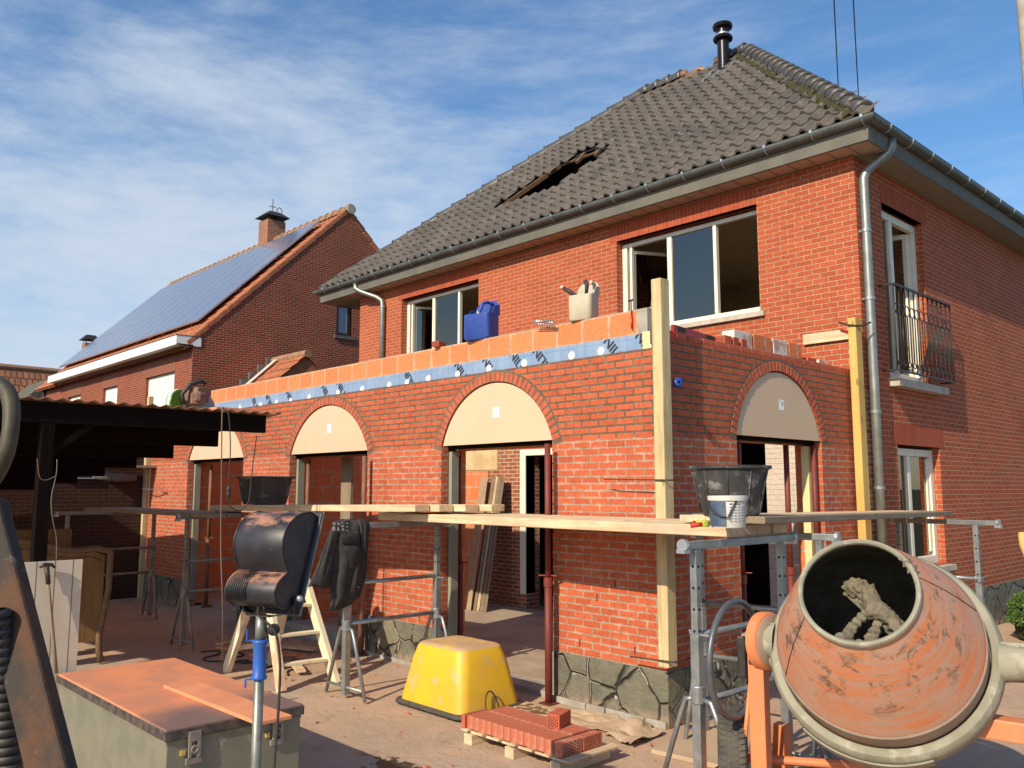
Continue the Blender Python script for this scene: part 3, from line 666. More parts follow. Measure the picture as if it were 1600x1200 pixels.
for i in range(190):
    t = random.random(); p = Vector((EX+(RXR-EX)*t-.19-random.random()*.06, EY+(RY-EY)*t-.02, EZ+(RZ-EZ)*t+.0)); p.z = roofz(p.y)+.035+random.random()*.03
    rr = .02+.03*random.random()*(1-.5*t); b.obox(p, (Vector((1, jit(.5), jit(.5))), Vector((jit(.3), 1, jit(.5))), Vector((0, 0, 1))), (rr, rr, rr*.6))
o = b.build('moss', 'moss', roof); o['kind'] = 'stuff'
b = MB()  # broken ridge mortar lumps
for i in range(16):
    x = RXL+.9+i*.07+jit(.03); b.obox((x, RY-.04+jit(.05), RZ-.02+jit(.05)), (Vector((1, jit(.7), jit(.7))), Vector((jit(.7), 1, jit(.7))), Vector((jit(.5), jit(.5), 1))), (.06, .05, .035))
b.build('ridge_bedding', 'tile_old', roof)
# flue pipe
fp = Vector((-7.72, 12.40, 0)); b = MB()
b.lathe([(.102, 8.9), (.102, 9.22), (.109, 9.225), (.109, 9.25), (.102, 9.255), (.102, 9.76)], fp, (0, 0, 1), 28, cap=(True, True))
flue = b.build('flue_pipe', 'flue', house); smooth_by_angle(flue)
b = MB(); b.lathe([(.05, 9.75), (.165, 9.72), (.175, 9.745), (.16, 9.775), (.105, 9.795), (.105, 9.925), (.165, 9.94), (.178, 9.975), (.165, 10.005), (.09, 10.02), (.001, 10.02)], fp, (0, 0, 1), 28)
smooth_by_angle(b.build('cowl', 'flue', flue)); b = MB(); b.lathe([(.107, 9.81), (.111, 9.825), (.107, 9.84)], fp, (0, 0, 1), 28); b.build('clamp_band', 'alu', flue, smooth=True)
b = MB()
b.grid(lambda u, v: Vector((-8.05+u*.6, 12.05+.42*v, 0))+Vector((0, 0, roofz(12.05+.42*v)+.052+.012*sin(u*18))), 24, 6); b.build('flue_flashing', 'zinc_pipe', flue, smooth=True)
# gutters, fascia, soffit
GZ = 6.02
def gutter(path, name):
    b = MB(); rings = []
    pr = [(.0, 0), (.012, .008), (.004, -.002)]+[(.08-.08*cos(radians(t)), -.085*sin(radians(t))) for t in range(10, 181, 17)]+[(.16, .03), (.163, .03)]
    P = [Vector(p) for p in path]
    for i, p in enumerate(P):
        if i == 0: n_ = (P[1]-P[0]).normalized(); inn = n_.cross(Vector((0, 0, 1)))
        elif i == len(P)-1: n_ = (P[-1]-P[-2]).normalized(); inn = n_.cross(Vector((0, 0, 1)))
        else:
            a = (P[i]-P[i-1]).normalized().cross(Vector((0, 0, 1))); c = (P[i+1]-P[i]).normalized().cross(Vector((0, 0, 1))); inn = (a+c)/(1+a.dot(c))
        inn = -inn
        rings.append([p+inn*u+Vector((0, 0, v)) for u, v in pr])
    b.loft(rings, closed_ring=False, caps=False)
    for R_ in (rings[0], rings[-1]): b.b.faces.new([b.b.verts.new(v) for v in R_])
    return smooth_by_angle(b.build(name, 'zinc', house), 45)
GL = [(-15.72, BY, GZ), (-15.72, 9.03, GZ), (-3.76, 9.03, GZ), (-3.76, BY, GZ)]
gut = gutter(GL, 'gutter')
b = MB()  # fascia: a sloping cornice board below the gutter, mitred at the corners
o_ = [(0, 5.985), (.015, 5.90), (.03, 5.775), (.05, 5.765), (.05, 5.985)]
def fr(off): return [(-15.72+off, BY, 0), (-15.72+off, 9.03+off, 0), (-3.76-off, 9.03+off, 0), (-3.76-off, BY, 0)]
rings = [[Vector(fr(.10+u)[k])+Vector((0, 0, z)) for u, z in o_] for k in range(4)]
b.loft(rings); b.build('fascia', 'fascia', house)
b = MB(); b.box(-15.58, -3.9, 9.19, HY0+.05, 5.768, 5.79); b.build('soffit', 'soffit_x', house)
for xa, xb in ((HX1-.03, -3.9), (-15.58, HX0+.03)): b = MB(); b.box(xa, xb, HY0+.05, BY, 5.768, 5.79); b.build('soffit', 'soffit_y', house)
for i in range(20):                                      # gutter brackets
    x = -15.3+i*.60; b = MB(); b.tube([Vector((x, 9.03+.08-.083*cos(radians(t)), GZ-.088*sin(radians(t)))) for t in range(0, 150, 18)], .006, 5); b.obox((x, 9.028, GZ-.005), ((1, 0, 0), (0, 1, 0), (0, 0, 1)), (.014, .008, .018)); b.build('gutter_bracket', 'alu', gut)
for i in range(14):
    y = 9.5+i*.62; b = MB(); b.tube([Vector((-3.76-.08+.083*cos(radians(t)), y, GZ-.088*sin(radians(t)))) for t in range(0, 150, 18)], .006, 5); b.build('gutter_bracket', 'alu', gut)
# downpipes
b = MB(); px = -4.125; py = 9.53
b.tube([(-3.86, 9.72, 5.95), (-3.86, 9.72, 5.84), (-3.90, 9.70, 5.76), (-4.05, 9.60, 5.62), (-4.105, 9.56, 5.56), (px, py, 5.47), (px, py, 5.38), (px, py, 3.0), (px, py, .3)], .052, 16)
dp = b.build('downpipe', 'zinc_pipe', house, smooth=True)
for z in (4.85, 4.05, 2.75, 1.9):
    b = MB(); b.lathe([(.054, -.02), (.06, -.018), (.06, .018), (.054, .02)], (px, py, z), (0, 0, 1), 16); b.box(px-.085, px-.04, py-.03, py-.0, z-.012, z+.012); b.build('pipe_clamp', 'galv', dp)
b = MB(); b.tube([(-14.2, 9.12, 5.95), (-14.2, 9.12, 5.84), (-14.1, 9.17, 5.77), (-13.75, 9.33, 5.62), (-13.66, 9.385, 5.55), (-13.64, 9.39, 5.45), (-13.64, 9.39, 3.2)], .048, 14); dp2 = b.build('downpipe', 'zinc_pipe', house, smooth=True)
b = MB(); b.lathe([(.049, -.02), (.056, -.018), (.056, .018), (.049, .02)], (-13.64, 9.39, 5.42), (0, 0, 1), 16); b.build('pipe_clamp', 'galv', dp2)
# white stone door surround and doorway details seen through the arches
x0, x1, zt = DA[0], DA[1], DA[3]
b = MB(); b.box(x0-.13, x0, HY0-.02, HY0+.2, .25, zt+.10); b.box(x0, x1+.13, HY0-.02, HY0+.2, zt, zt+.10); b.build('door_surround', 'white', house, bevel=.01)
b = MB(); b.box(x0-.15, x1+.13, HY0-.006, HY0+.05, zt+.10, zt+.27); b.build('soldier_lintel', 'brick_soldier', house)
b = MB(); b.box(DB[1], DB[1]+1.15, HY0-.05, HY0-.002, .1, 2.62); b.build('white_pier', 'whitebrick', house)
a = PY(720, 770, HY0); c = PY(792, 735, HY0)
b = MB(); b.box(a.x-.3, PY(778, 700, HY0).x, HY0-.012, HY0+.01, PY(720, 735, HY0).z, PY(720, 697, HY0).z); b.build('plaster_patch', mat('old plaster', (.60, .47, .26), (.50, .36, .18), 4, .9, bump=.01), house)
b = MB(); b.box(a.x-.3, PY(764, 800, HY0).x, HY0-.02, HY0+.01, .1, PY(720, 737, HY0).z); b.build('block_patch', 'block', house)

# ================================================================== EXTENSION
ext = thing('brick_extension', 'unfinished single storey red brick extension with four round arches, open to the sky', 'extension', (-9.8, 7.6, 0))
CX, CY = -4.26, 5.73; EX0 = -15.39; T = .095
PT, FT, RT_ = .435, 3.075, 3.17
front_d = [(-7.17, -5.52, .62), (-10.44, -8.58, .61), (-13.78, -11.81, .60)]; ZS = 2.345
side_d = (6.86, 8.49, .66); ZS2 = 2.385
def arcp(u0, u1, zs, rise, n=28):
    hw = (u1-u0)/2; uc = (u0+u1)/2; R_ = (hw*hw+rise*rise)/(2*rise); zc = zs+rise-R_; a0 = math.asin(hw/R_)
    return [(uc+R_*sin(-a0+2*a0*i/n), zc+R_*cos(-a0+2*a0*i/n)) for i in range(n+1)], uc, zc, R_, a0
b = MB(); b.holed('y', CY, T, EX0, CX, PT, FT, [(d[0], d[1], 0, 3.0) for d in front_d])
nf_ = len(b.b.faces); 
for u in [d[0] for d in front_d]+[d[1] for d in front_d]+[CX]:
    sg = -1 if u in [d[0] for d in front_d]+[CX] else 1
    for i in range(15): z = .5+.125*i; b.box(min(u, u+sg*.022), max(u, u+sg*.022), CY-.0012, CY+.004, z-.004, z+.005)
b.b.faces.ensure_lookup_table()
for f_ in b.b.faces[nf_:]: f_.material_index = 1
def spandrel(b, axis, pos, th, u0, u1, zs, rise, ztop):
    P, *_ = arcp(u0, u1, zs, rise); f = (lambda u, w, z: (u, w, z)) if axis == 'y' else (lambda u, w, z: (w, u, z))
    for (ua, za), (ub, zb) in zip(P, P[1:]):
        for w in (pos, pos+th): b.quad(f(ua, w, za), f(ub, w, zb), f(ub, w, ztop), f(ua, w, ztop))
        b.quad(f(ua, pos, za), f(ub, pos, zb), f(ub, pos+th, zb), f(ua, pos+th, za))
for d in front_d: spandrel(b, 'y', CY, T, d[0], d[1], ZS, d[2], 3.0)
b.build('front_wall', ['brick_ext', 'black'], ext)
b = MB(); b.holed('x', CX-T, T, CY+T, HY0, PT, RT_, [(side_d[0], side_d[1], 0, 3.08)]); spandrel(b, 'x', CX-T, T, side_d[0], side_d[1], ZS2, side_d[2], 3.08); b.build('side_wall', 'brick_ext', ext)
b = MB(); b.box(CX-.2, CX-.001, CY+.19, CY+.39, RT_, RT_+.05); b.box(CX-.1, CX-.001, CY+.42, CY+.62, RT_, RT_+.05)
for i in range(16): b.box(CX-T, CX-.001, CY+.64+i*.2, CY+.83+i*.2, RT_, RT_+.05)
b.build('brick_course', 'brick_one', ext, bevel=.004)
# left return wall and inner leaf
b = MB(); b.box(EX0, EX0+T, CY+T, HY0, 0, FT); b.build('end_wall', 'brick_ext', ext)
BI = 5.95
b = MB(); b.holed('y', BI, .14, -15.2, -4.48, .04, 3.485, [(d[0]-.02, d[1]+.08, 0, 2.3) for d in front_d]); b.build('block_wall', 'block', ext)
b = MB(); b.holed('x', -4.62, .14, BI+.14, HY0, .04, 3.0, [(side_d[0]-.1, side_d[1]+.1, 0, 2.35)]); b.build('inner_block_wall', 'block', ext); b = MB(); b.box(-15.2, -15.06, BI+.14, HY0, 0, 3.3); b.build('end_block_wall', 'block', ext)
b = MB(); b.box(-11.2, -11.05, BI+.14, HY0-.9, .04, 3.2); b.build('cross_block_wall', 'block', ext)
# insulation boards along the front with washers and torn tape
b = MB(); b.box(-14.2, -4.44, CY+T+.015, BI-.02, 2.4, 3.235); ins = b.build('insulation_board', 'insul', ext)
b = MB(); b.box(-4.52, -4.44, CY+T+.004, CY+T+.014, 3.05, 3.245); b.build('foam_edge', 'foam', ins)
b = MB(); b.box(-4.58, -4.48, BI-.10, BI-.01, 3.24, 3.46); b.build('foam_block', 'concrete', ins)
fy = CY+T+.013
for k, (x, y) in enumerate([(1012, 542), (939, 549), (893, 556), (819, 568), (764, 576), (715, 585), (669, 592), (636, 598), (608, 602), (566, 608), (528, 614), (483, 621), (454, 626), (432, 629), (407, 633), (375, 637)]):
    p = PY(x, y, fy); b = MB(); b.lathe([(.0005, -.004), (.012, -.006), (.037, -.005), (.041, .0)], (p.x, fy, min(p.z, 3.20)), (0, 1, 0), 18); b.build('washer', 'white_clean', ins, smooth=True)
def text_part(txt, size, origin, ux, uy, matn, parent, clip=None, name='lettering', extrude=.0):
    cu = bpy.data.curves.new('t', 'FONT'); cu.body = txt; cu.size = size; cu.resolution_u = 3; cu.align_x = 'CENTER'; cu.offset = size*.012
    to = bpy.data.objects.new('t', cu); COL.objects.link(to); dg = bpy.context.evaluated_depsgraph_get(); dg.update()
    me = bpy.data.meshes.new_from_object(to.evaluated_get(dg)); bpy.data.objects.remove(to)
    ux, uy = Vector(ux).normalized(), Vector(uy).normalized(); off = worg(parent)
    for v in me.vertices: v.co = Vector(origin)+ux*v.co.x+uy*v.co.y-off
    if clip is not None:
        bm = bmesh.new(); bm.from_mesh(me); 
        for co_, no in clip: bmesh.ops.bisect_plane(bm, geom=bm.verts[:]+bm.edges[:]+bm.faces[:], plane_co=Vector(co_)-off, plane_no=no, clear_outer=True)
        bm.to_mesh(me); bm.free()
    me.name = name; me.materials.clear(); me.materials.append(M[matn]); o = bpy.data.objects.new(name, me); COL.objects.link(o); o.parent = parent; return o
dn = Vector((.62, 0, -.78)); dn.normalize(); upv = Vector((.78, 0, .62))
for k, (x, y) in enumerate([(1002, 522), (952, 541), (855, 563), (803, 570), (760, 578), (716, 585), (645, 597), (530, 612), (506, 615), (450, 622), (423, 630), (395, 634)]):
    p = PY(x, y, fy-.004); s_ = .135
    flip = k % 4 == 2
    text_part('UNILIN', s_, (p.x, fy-.0035, 3.13+jit(.02)), -dn if flip else dn, -upv if flip else upv, 'ink', ins, clip=[((0, 0, 3.233), (0, 0, 1)), ((0, 0, FT), (0, 0, -1))])
# arches: voussoirs, mortar backing, beige board with its paper sticker
def arch(axis, pos, u0, u1, zs, rise, sgn, side=False):
    f = (lambda u, w, z: Vector((u, w, z))) if axis == 'y' else (lambda u, w, z: Vector((w, u, z)))
    P, uc, zc, R_, a0 = arcp(u0, u1, zs, rise, 40)
    b = MB(); out = pos-sgn*.0015
    for i in range(40):
        aa, ab = -a0-.06+(2*a0+.12)*i/40, -a0-.06+(2*a0+.12)*(i+1)/40
        q = [f(uc+r*sin(t), out, zc+r*cos(t)) for r, t in ((R_, aa), (R_+.118, aa), (R_+.118, ab), (R_, ab))]; b.quad(*q)
    b.build('arch_mortar', 'mortar_dark', ext)
    b = MB(); n = int(2*a0*(R_+.02)/.064)
    for i in range(n):
        t = -a0-.02+(2*a0+.04)*(i+.5)/n+jit(.003); rad = Vector((sin(t), cos(t))); tan = Vector((cos(t), -sin(t)))
        c = f(uc+rad.x*(R_+.049), pos+sgn*.045-sgn*(.004+abs(jit(.003))), zc+rad.y*(R_+.049)); ra = f(rad.x, 0, rad.y); ta = f(tan.x, 0, tan.y); w_ = f(0, 1, 0)
        b.obox(c, (ra, ta, w_), (.047, .0245+jit(.0015), .045))
    b.build('arch', 'brick_one', ext, bevel=.003)
    b = MB(); Q = [(u0+.01, zs-.0)]+[(uc+(u-uc)*.988, z-.010) for u, z in P]+[(u1-.01, zs)]
    Q = [(u, z) for u, z in Q]
    w0 = pos+sgn*.012
    b.prism([f(u, w0, z) for u, z in [(u0+.012, zs)]+[(uc+(R_-.012)*sin(-a0*.995+2*a0*.995*i/40), zc+(R_-.012)*cos(-a0*.995+2*a0*.995*i/40)) for i in range(41)]+[(u1-.012, zs)]], f(0, sgn*.018, 0))
    pn = b.build('arch_board', 'panel', ext)
    cu, cz = uc+(.03 if not side else .04), zs+rise*.50; su, sz = .048, .052
    b = MB(); ya = w0-sgn*.0015; b.prism([f(cu-su, ya, cz-sz), f(cu+su, ya, cz-sz), f(cu+su, ya, cz+sz), f(cu-su, ya, cz+sz)], f(0, sgn*.001, 0)); st = b.build('sticker', 'sticker', pn)
    b = MB(); yb = ya-sgn*.0012
    for (a_, c_, d_, e_) in ((-.042, -.022, .034, .041), (-.002, .030, .018, .024), (-.002, .034, .006, .010), (-.002, .024, -.004, .000)):
        b.quad(f(cu+a_, yb, cz+d_), f(cu+c_, yb, cz+d_), f(cu+c_, yb, cz+e_), f(cu+a_, yb, cz+e_))
    b.build('sticker_print', 'bluestone', st)
    # timber bearer under the board and steel lintel angle
    b = MB(); b.prism([f(u0+.02, w0+sgn*.06, zs-.03), f(u1-.02, w0+sgn*.06, zs-.03), f(u1-.02, w0+sgn*.06, zs-.003), f(u0+.02, w0+sgn*.06, zs-.003)], f(0, sgn*.18, 0)); b.build('bearer', 'tar_x', ext)
for d in front_d: arch('y', CY, d[0], d[1], ZS, d[2], 1)
arch('x', CX, side_d[0], side_d[1], ZS2, side_d[2], -1, True)
# reveals: insulation strip standing in each left jamb
for d in front_d:
    b = MB(); b.box(d[0]-.04, d[0]+.05, CY+T+.01, BI-.02, .1, 2.29); b.build('jamb_insulation', 'jambstrip', ext)
b = MB(); b.box(CX-T-.09, CX-T-.01, side_d[1]-.10, side_d[1]+.02, .1, 2.33); b.build('jamb_insulation', 'foam', ext)
b = MB()
for (x, y) in ((1050, 745), (906, 1004), (992, 1016), (583, 957), (655, 966), (961, 912), (933, 934), (1110, 640)):
    p = PY(x, y, CY)
    if -15 < p.x < CX-.05: b.box(p.x-.006, p.x+.006, CY-.0015, CY+.004, p.z-.03, p.z+.03)
b.build('weep_hole', 'black', ext)
# stone plinth
for x0, x1 in ((-5.50, CX+.02), (-8.57, -7.19), (-11.80, -10.45), (EX0, -13.79)): b = MB(); b.box(x0, x1, CY-.02, CY+.22, .0, PT); b.build('plinth', 'stone', ext, bevel=.006)
for y0, y1 in ((CY+.22, side_d[0]), (side_d[1], HY0)): b = MB(); b.box(CX-.2, CX+.022, y0, y1, 0, PT); b.build('plinth', 'stone', ext)
for i in range(6):
    b = MB(); x = -5.50+i*.21; b.box(x, x+.20, CY-.055+jit(.006), CY-.022, .0, .055); b.build('footing_brick', 'concrete', ext, bevel=.004)
b = MB(); b.box(-8.58, -7.2, CY-.05, CY-.022, 0, .04); b.build('footing_brick', 'concrete', ext)
b = MB(); b.box(-10.44, -8.6, CY-.02, CY+.3, 0, .16); b.build('door_step', 'concrete', ext, bevel=.006)
b = MB(); b.box(-7.17, -5.52, CY+.02, CY+.30, 0, .05); b.build('door_step', 'concrete', ext)
b = MB(); b.box(-15.3, -4.6, BI+.14, HY0, 0, .035); b.build('floor_slab', mat('screed floor', (.40, .32, .235), (.31, .235, .165), 1.6, .9, bump=.004), ext)
# rectangular openings' block lintel at side

# ================================================================== NEIGHBOURING HOUSE
NX, NY0, NYR, NZR, NX2 = -21.0, 8.72, 13.19, 10.02, -34.3
nei = thing('gabled_house', 'brown brick gabled house with solar panels on its orange roof beyond the garden', 'house', (-27, 12, 0))
def nz(y): return NZR-abs(NYR-y)*.985
b = MB(); nw = (PX(526, 500, NX).y, PX(549, 500, NX).y+.0, PX(549, 527, NX).z, PX(540, 476, NX).z)
b.holed('x', NX-.25, .25, NY0, 2*NYR-NY0, 0, nz(NY0)-.1, [])
for w in (NX-.25, NX): pass
yy = [NY0, nw[0], nw[1], 2*NYR-NY0]; zb = nz(NY0)-.1
def gab(y): return nz(y)-.08
for w in (NX, NX-.25):
    b.quad((w, NY0, zb), (w, nw[0], zb), (w, nw[0], gab(nw[0])), (w, NY0, gab(NY0)))
    b.quad((w, nw[0], zb), (w, nw[1], zb), (w, nw[1], nw[2]), (w, nw[0], nw[2]))
    P = [(nw[0], nw[3]), (nw[1], nw[3]), (nw[1], gab(nw[1])), (NYR, gab(NYR)), (nw[0], gab(nw[0]))] if nw[1] > NYR > nw[0] else [(nw[0], nw[3]), (nw[1], nw[3]), (nw[1], gab(nw[1])), (nw[0], gab(nw[0]))]
    b.b.faces.new([b.b.verts.new((w, a_, c_)) for a_, c_ in P])
    b.quad((w, nw[1], zb), (w, 2*NYR-NY0, zb), (w, 2*NYR-NY0, gab(2*NYR-NY0)), (w, nw[1], gab(nw[1])))
b.build('gable_wall', 'brick_neigh', nei)
b = MB(); b.box(NX-.14, NX-.08, nw[0], nw[1], nw[2], nw[3]); w_ = b.build('window', 'brownframe', nei)
b = MB(); b.box(NX-.085, NX-.07, nw[0]+.10, nw[1]-.10, nw[2]+.10, nw[3]-.09); b.build('pane', 'curtain', w_)
b = MB(); b.box(NX-.1, NX+.05, nw[0]-.08, nw[1]+.12, nw[2]-.09, nw[2]); b.build('sill', 'bluestone', w_)
b = MB(); b.box(NX-.1, NX+.006, nw[0]-.02, nw[1]+.08, nw[3], nw[3]+.22); b.build('soldier_lintel', 'brick_neigh', nei)
# front wall with shuttered windows
nwin = []
for l, r in ((228, 272), (162, 184), (108, 127)):
    a, c = PY(l, 600, NY0).x, PY(r, 600, NY0).x; nwin.append((a, c, 3.2, 4.93))
b = MB(); b.holed('y', NY0, .25, NX2, NX-.25, 0, 5.55, nwin); b.build('front_wall', 'brick_neigh', nei)
for w in nwin:
    b = MB(); b.box(w[0], w[1], NY0+.08, NY0+.12, w[2], w[3]); b.build('roller_shutter', 'shutter', nei)
    b = MB(); b.box(w[0]-.12, w[1]+.05, NY0-.006, NY0+.05, w[3]+.0, w[3]+.42); b.build('soldier_lintel', mat('neighbour soldier', (.24, .085, .05), (.19, .07, .04), 20, .85), nei)
# white box gutter
gx = PY(75, 590, 8.28).x
b = MB(); b.box(gx, NX+.02, 8.28, NY0-.001, 5.46, 5.49); b.box(gx, NX+.02, 8.28, 8.30, 5.49, 5.69); b.box(NX, NX+.02, 8.30, NY0+.2, 5.46, 5.70); b.box(gx, gx+.02, 8.30, NY0, 5.49, 5.69); gg = b.build('box_gutter', 'white_clean', nei)
b = MB(); b.box(gx, NX+.03, 8.27, 8.31, 5.69, 5.712); b.box(NX-.005, NX+.03, 8.31, NY0+.2, 5.70, 5.715); b.build('gutter_trim', 'zinc', gg)
b = MB(); b.tube([(NX2+.5, NY0-.06, 5.46), (NX2+.5, NY0-.06, 3.0)], .05, 10); b.build('downpipe', 'iron', nei)
# roof
def ntiles(name, x0, x1, y0, y1, zf, m, parent, tw=.25, tl=.33, amp=.035, flip=1):
    b = MB(); sl_ = Vector((0, 1, (zf(y1)-zf(y0))/(y1-y0))); L = (y1-y0)*sl_.length; sl_.normalize(); nn = Vector((0, -sl_.z, sl_.y)); nr = int(L/tl)+1; P0 = Vector((0, y0, zf(y0)))
    pr_ = [(0, 0), (.2, 1), (.4, .7), (.6, 0), (.8, -.15)]
    nk = int((x1-x0)/tw)
    for r in range(nr):
        s0, s1 = r*tl, min((r+1)*tl+.03, L); lo, hi = [], []
        for k in range(nk+1):
            for u, h in (pr_ if k < nk else pr_[:1]):
                x = x0+(k+u)*tw
                lo.append(b.b.verts.new(P0+Vector((x, 0, 0))+sl_*s0+nn*(.03+h*amp))); hi.append(b.b.verts.new(P0+Vector((x, 0, 0))+sl_*s1+nn*(.0+h*amp*.9)))
        lip = [b.b.verts.new(v.co-nn*.025) for v in lo]
        for i in range(len(lo)-1): b.b.faces.new((lo[i], lo[i+1], hi[i+1], hi[i])); b.b.faces.new((lip[i], lip[i+1], lo[i+1], lo[i]))
    return b.build(name, m, parent)
nroof = ntiles('roof', NX2, NX-.06, 8.50, NYR, nz, 'tile_red', nei)
b = MB(); b.quad((NX2, NYR, nz(NYR)), (NX+.02, NYR, nz(NYR)), (NX+.02, 18.0, nz(18.0)), (NX2, 18.0, nz(18.0))); b.quad((NX2, 8.5, nz(8.5)-.04), (NX+.02, 8.5, nz(8.5)-.04), (NX+.02, NYR, NZR-.04), (NX2, NYR, NZR-.04)); b.build('rear_slope', 'tile_red', nroof)
b = MB()
for s_ in (1, -1):          # verge tiles along the gable
    n = 17 if s_ == 1 else 17; ya, yb = (8.55, NYR) if s_ == 1 else (17.9, NYR)
    for i in range(n):
        p = Vector((NX-.06, ya+(yb-ya)*i/n, 0)); q = Vector((NX-.06, ya+(yb-ya)*(i+1.08)/n, 0)); p.z = nz(p.y)+.05; q.z = nz(q.y)+.02
        b.bar(p, q, .17, .17, Vector((0, -1 if s_ == 1 else 1, 1)))
b.build('verge_tile', 'tile_red', nroof, bevel=.04)
caps((NX+.12, NYR, NZR+.05), (NX2, NYR, NZR+.05), 'ridge_tile', 'tile_old', 34, .15, bld=nroof)
b = MB(); b.lathe([(.0005, 0), (.145, 0), (.145, -.05)], (NX+.17, NYR, NZR+.02), (1, 0, 0), 20); b.build('ridge_end', 'concrete', nroof)
# solar panels, three rows of twelve
pn_ = Vector((0, -.985, 1)).normalized(); ps = Vector((0, 1, .985)).normalized(); y_b = 9.30
for r in range(3):
    for k in range(12):
        if r == 2 and k > 10: pass
        x1 = -21.85-k*1.02+(0 if r else .0); p0 = Vector((x1, y_b, nz(y_b)))+ps*(r*1.68)+pn_*.17; p1 = p0+Vector((-1.0, 0, 0)); p2 = p0+ps*1.66
        c = (p1+p2)/2
        b = MB(); b.obox(c, ((1, 0, 0), ps, pn_), (.5, .83, .022)); pa = b.build('solar_panel', 'alu', nei)
        b = MB(); b.obox(c+pn_*.023, ((1, 0, 0), ps, pn_), (.468, .79, .002)); b.build('cells', 'solar', pa)
def chimney(x0, x1, y0, y1, z0, z1, finial=True):
    b = MB(); b.box(x0, x1, y0, y1, z0, z1); ch = b.build('chimney', 'brick_neigh2', nei)
    b = MB(); c = Vector(((x0+x1)/2, (y0+y1)/2, z1))
    w, d = (x1-x0)/2+.11, (y1-y0)/2+.11; zt = z1+.13
    A = [(c.x-w, c.y-d, zt), (c.x+w, c.y-d, zt), (c.x+w, c.y+d, zt), (c.x-w, c.y+d, zt)]; Bq = [(c.x-w*.45, c.y-d*.45, zt+.2), (c.x+w*.45, c.y-d*.45, zt+.2), (c.x+w*.45, c.y+d*.45, zt+.2), (c.x-w*.45, c.y+d*.45, zt+.2)]
    b.loft([A, Bq]); 
    for sx in (-1, 1):
        for sy in (-1, 1): b.tube([(c.x+sx*(w-.16), c.y+sy*(d-.16), z1-.02), (c.x+sx*(w-.16), c.y+sy*(d-.16), zt+.01)], .014, 6)
    if finial:
        b.tube([(c.x, c.y, zt+.27), (c.x, c.y, zt+.68)], .016, 6); b.tube([(c.x, c.y-.12, zt+.42), (c.x, c.y+.12, zt+.42)], .012, 6); b.tube(arc((c.x, c.y+.25, zt+.27), .10, 0, 180, 8, (0, 1, 0), (0, 0, 1), .17), .014, 6)
    b.build('chimney_cap', 'iron', ch)
M['brick_neigh2'] = brick('chimney brick', (.36, .14, .08), (.24, .10, .065), (.40, .30, .21), ms=.007, stain=.6, smearcol=(.3, .25, .2))
c_ = PY(425, 360, 13.15); zt_ = PY(425, 348, 13.15).z; chimney(c_.x-.32, c_.x+.32, 12.83, 13.47, 9.3, zt_)
c_ = PX(140, 537, -35.4); chimney(-35.6, -35.2, c_.y-.22, c_.y+.22, 5.8, c_.z, False)
# small lean-to with an orange tiled roof and stepped lead flashing
le = thing('garden_lean_to', 'small orange tiled lean-to roof with stepped lead flashing against the neighbour gable', 'lean-to', (-19.8, 10.8, 0))
b = MB(); b.box(-20.9, -19.3, 10.2, 11.9, 0, 4.35); b.build('wall', 'brick_neigh', le)
zf = lambda y: 5.28-(10.93-y)*.92
lr = ntiles('roof', -20.95, -19.2, 9.75, 10.93, zf, 'tile_red', le, .25, .33)
b = MB(); b.quad((-20.95, 9.75, zf(9.75)-.02), (-19.2, 9.75, zf(9.75)-.02), (-19.2, 10.93, 5.26), (-20.95, 10.93, 5.26)); b.quad((-20.95, 10.93, 5.26), (-19.2, 10.93, 5.26), (-19.2, 12.1, 4.2), (-20.95, 12.1, 4.2)); b.b.faces.new([b.b.verts.new(p) for p in ((-19.25, 9.8, 4.2), (-19.25, 12.1, 4.2), (-19.25, 10.93, 5.24))]); b.build('rear_slope', 'tile_red', lr)
b = MB(); b.tube([(-20.95, 10.93, 5.3), (-19.15, 10.93, 5.3)], .10, 12); b.build('ridge_tile', 'tile_old', lr)
b = MB()
for i in range(5):
    y = 9.75+i*.24; b.box(-20.99, -20.93, y, y+.26, zf(y)-.05, zf(y)+.30)
b.build('stepped_flashing', 'leadgrey', lr)
b = MB(); b.bar((-20.6, 9.85, zf(9.85)+.12), (-20.6, 10.8, zf(10.8)+.12), .14, .03); b.build('flashing_strip', 'white', lr)
b = MB(); b.bar((-18.2, 9.9, 4.0), (-18.35, 9.7, 4.55), .04, .03); tag(b.build('timber_offcut', 'brick_one'), 'thin pinkish stick poking up behind the left part of the block wall', 'stick')
# far roofs
f1 = thing('farmhouse', 'distant weathered orange tiled roof far behind at the left edge', 'house', (-50, 11, 0))
p = PX(0, 573, -47); q = PX(82, 578, -47)
zf2 = lambda y: p.z+.12-(14.2-y)*.0
b = MB()
roofm = brick('far roof tiles', (.34, .15, .08), (.25, .11, .06), (.10, .045, .03), w=.26, h=.38, ms=.03, bump=.03, stain=.6, smearcol=(.36, .28, .2))
b.quad((-44, 2, 3.6), (-44, 20, 3.6), (-47, 20, p.z-.05), (-47, 2, p.z+.05)); b.quad((-50, 2, 3.6), (-50, 20, 3.6), (-47, 20, p.z-.05), (-47, 2, p.z+.05)); b.build('roof', roofm, f1)
b = MB(); b.box(-49.8, -44.3, 2.5, 19.5, 0, 3.7); b.build('wall', 'brick_neigh', f1)
b = MB(); b.tube([(-47, 2, p.z+.08), (-47, 20, p.z-.02)], .14, 8); b.build('ridge_tile', 'tile_old', f1)
f2 = thing('slate_shed', 'low dark mossy roof between the orange far roof and the white gutter', 'outbuilding', (-38, 10, 0))
a, c = PX(42, 622, -38), PX(76, 592, -38)
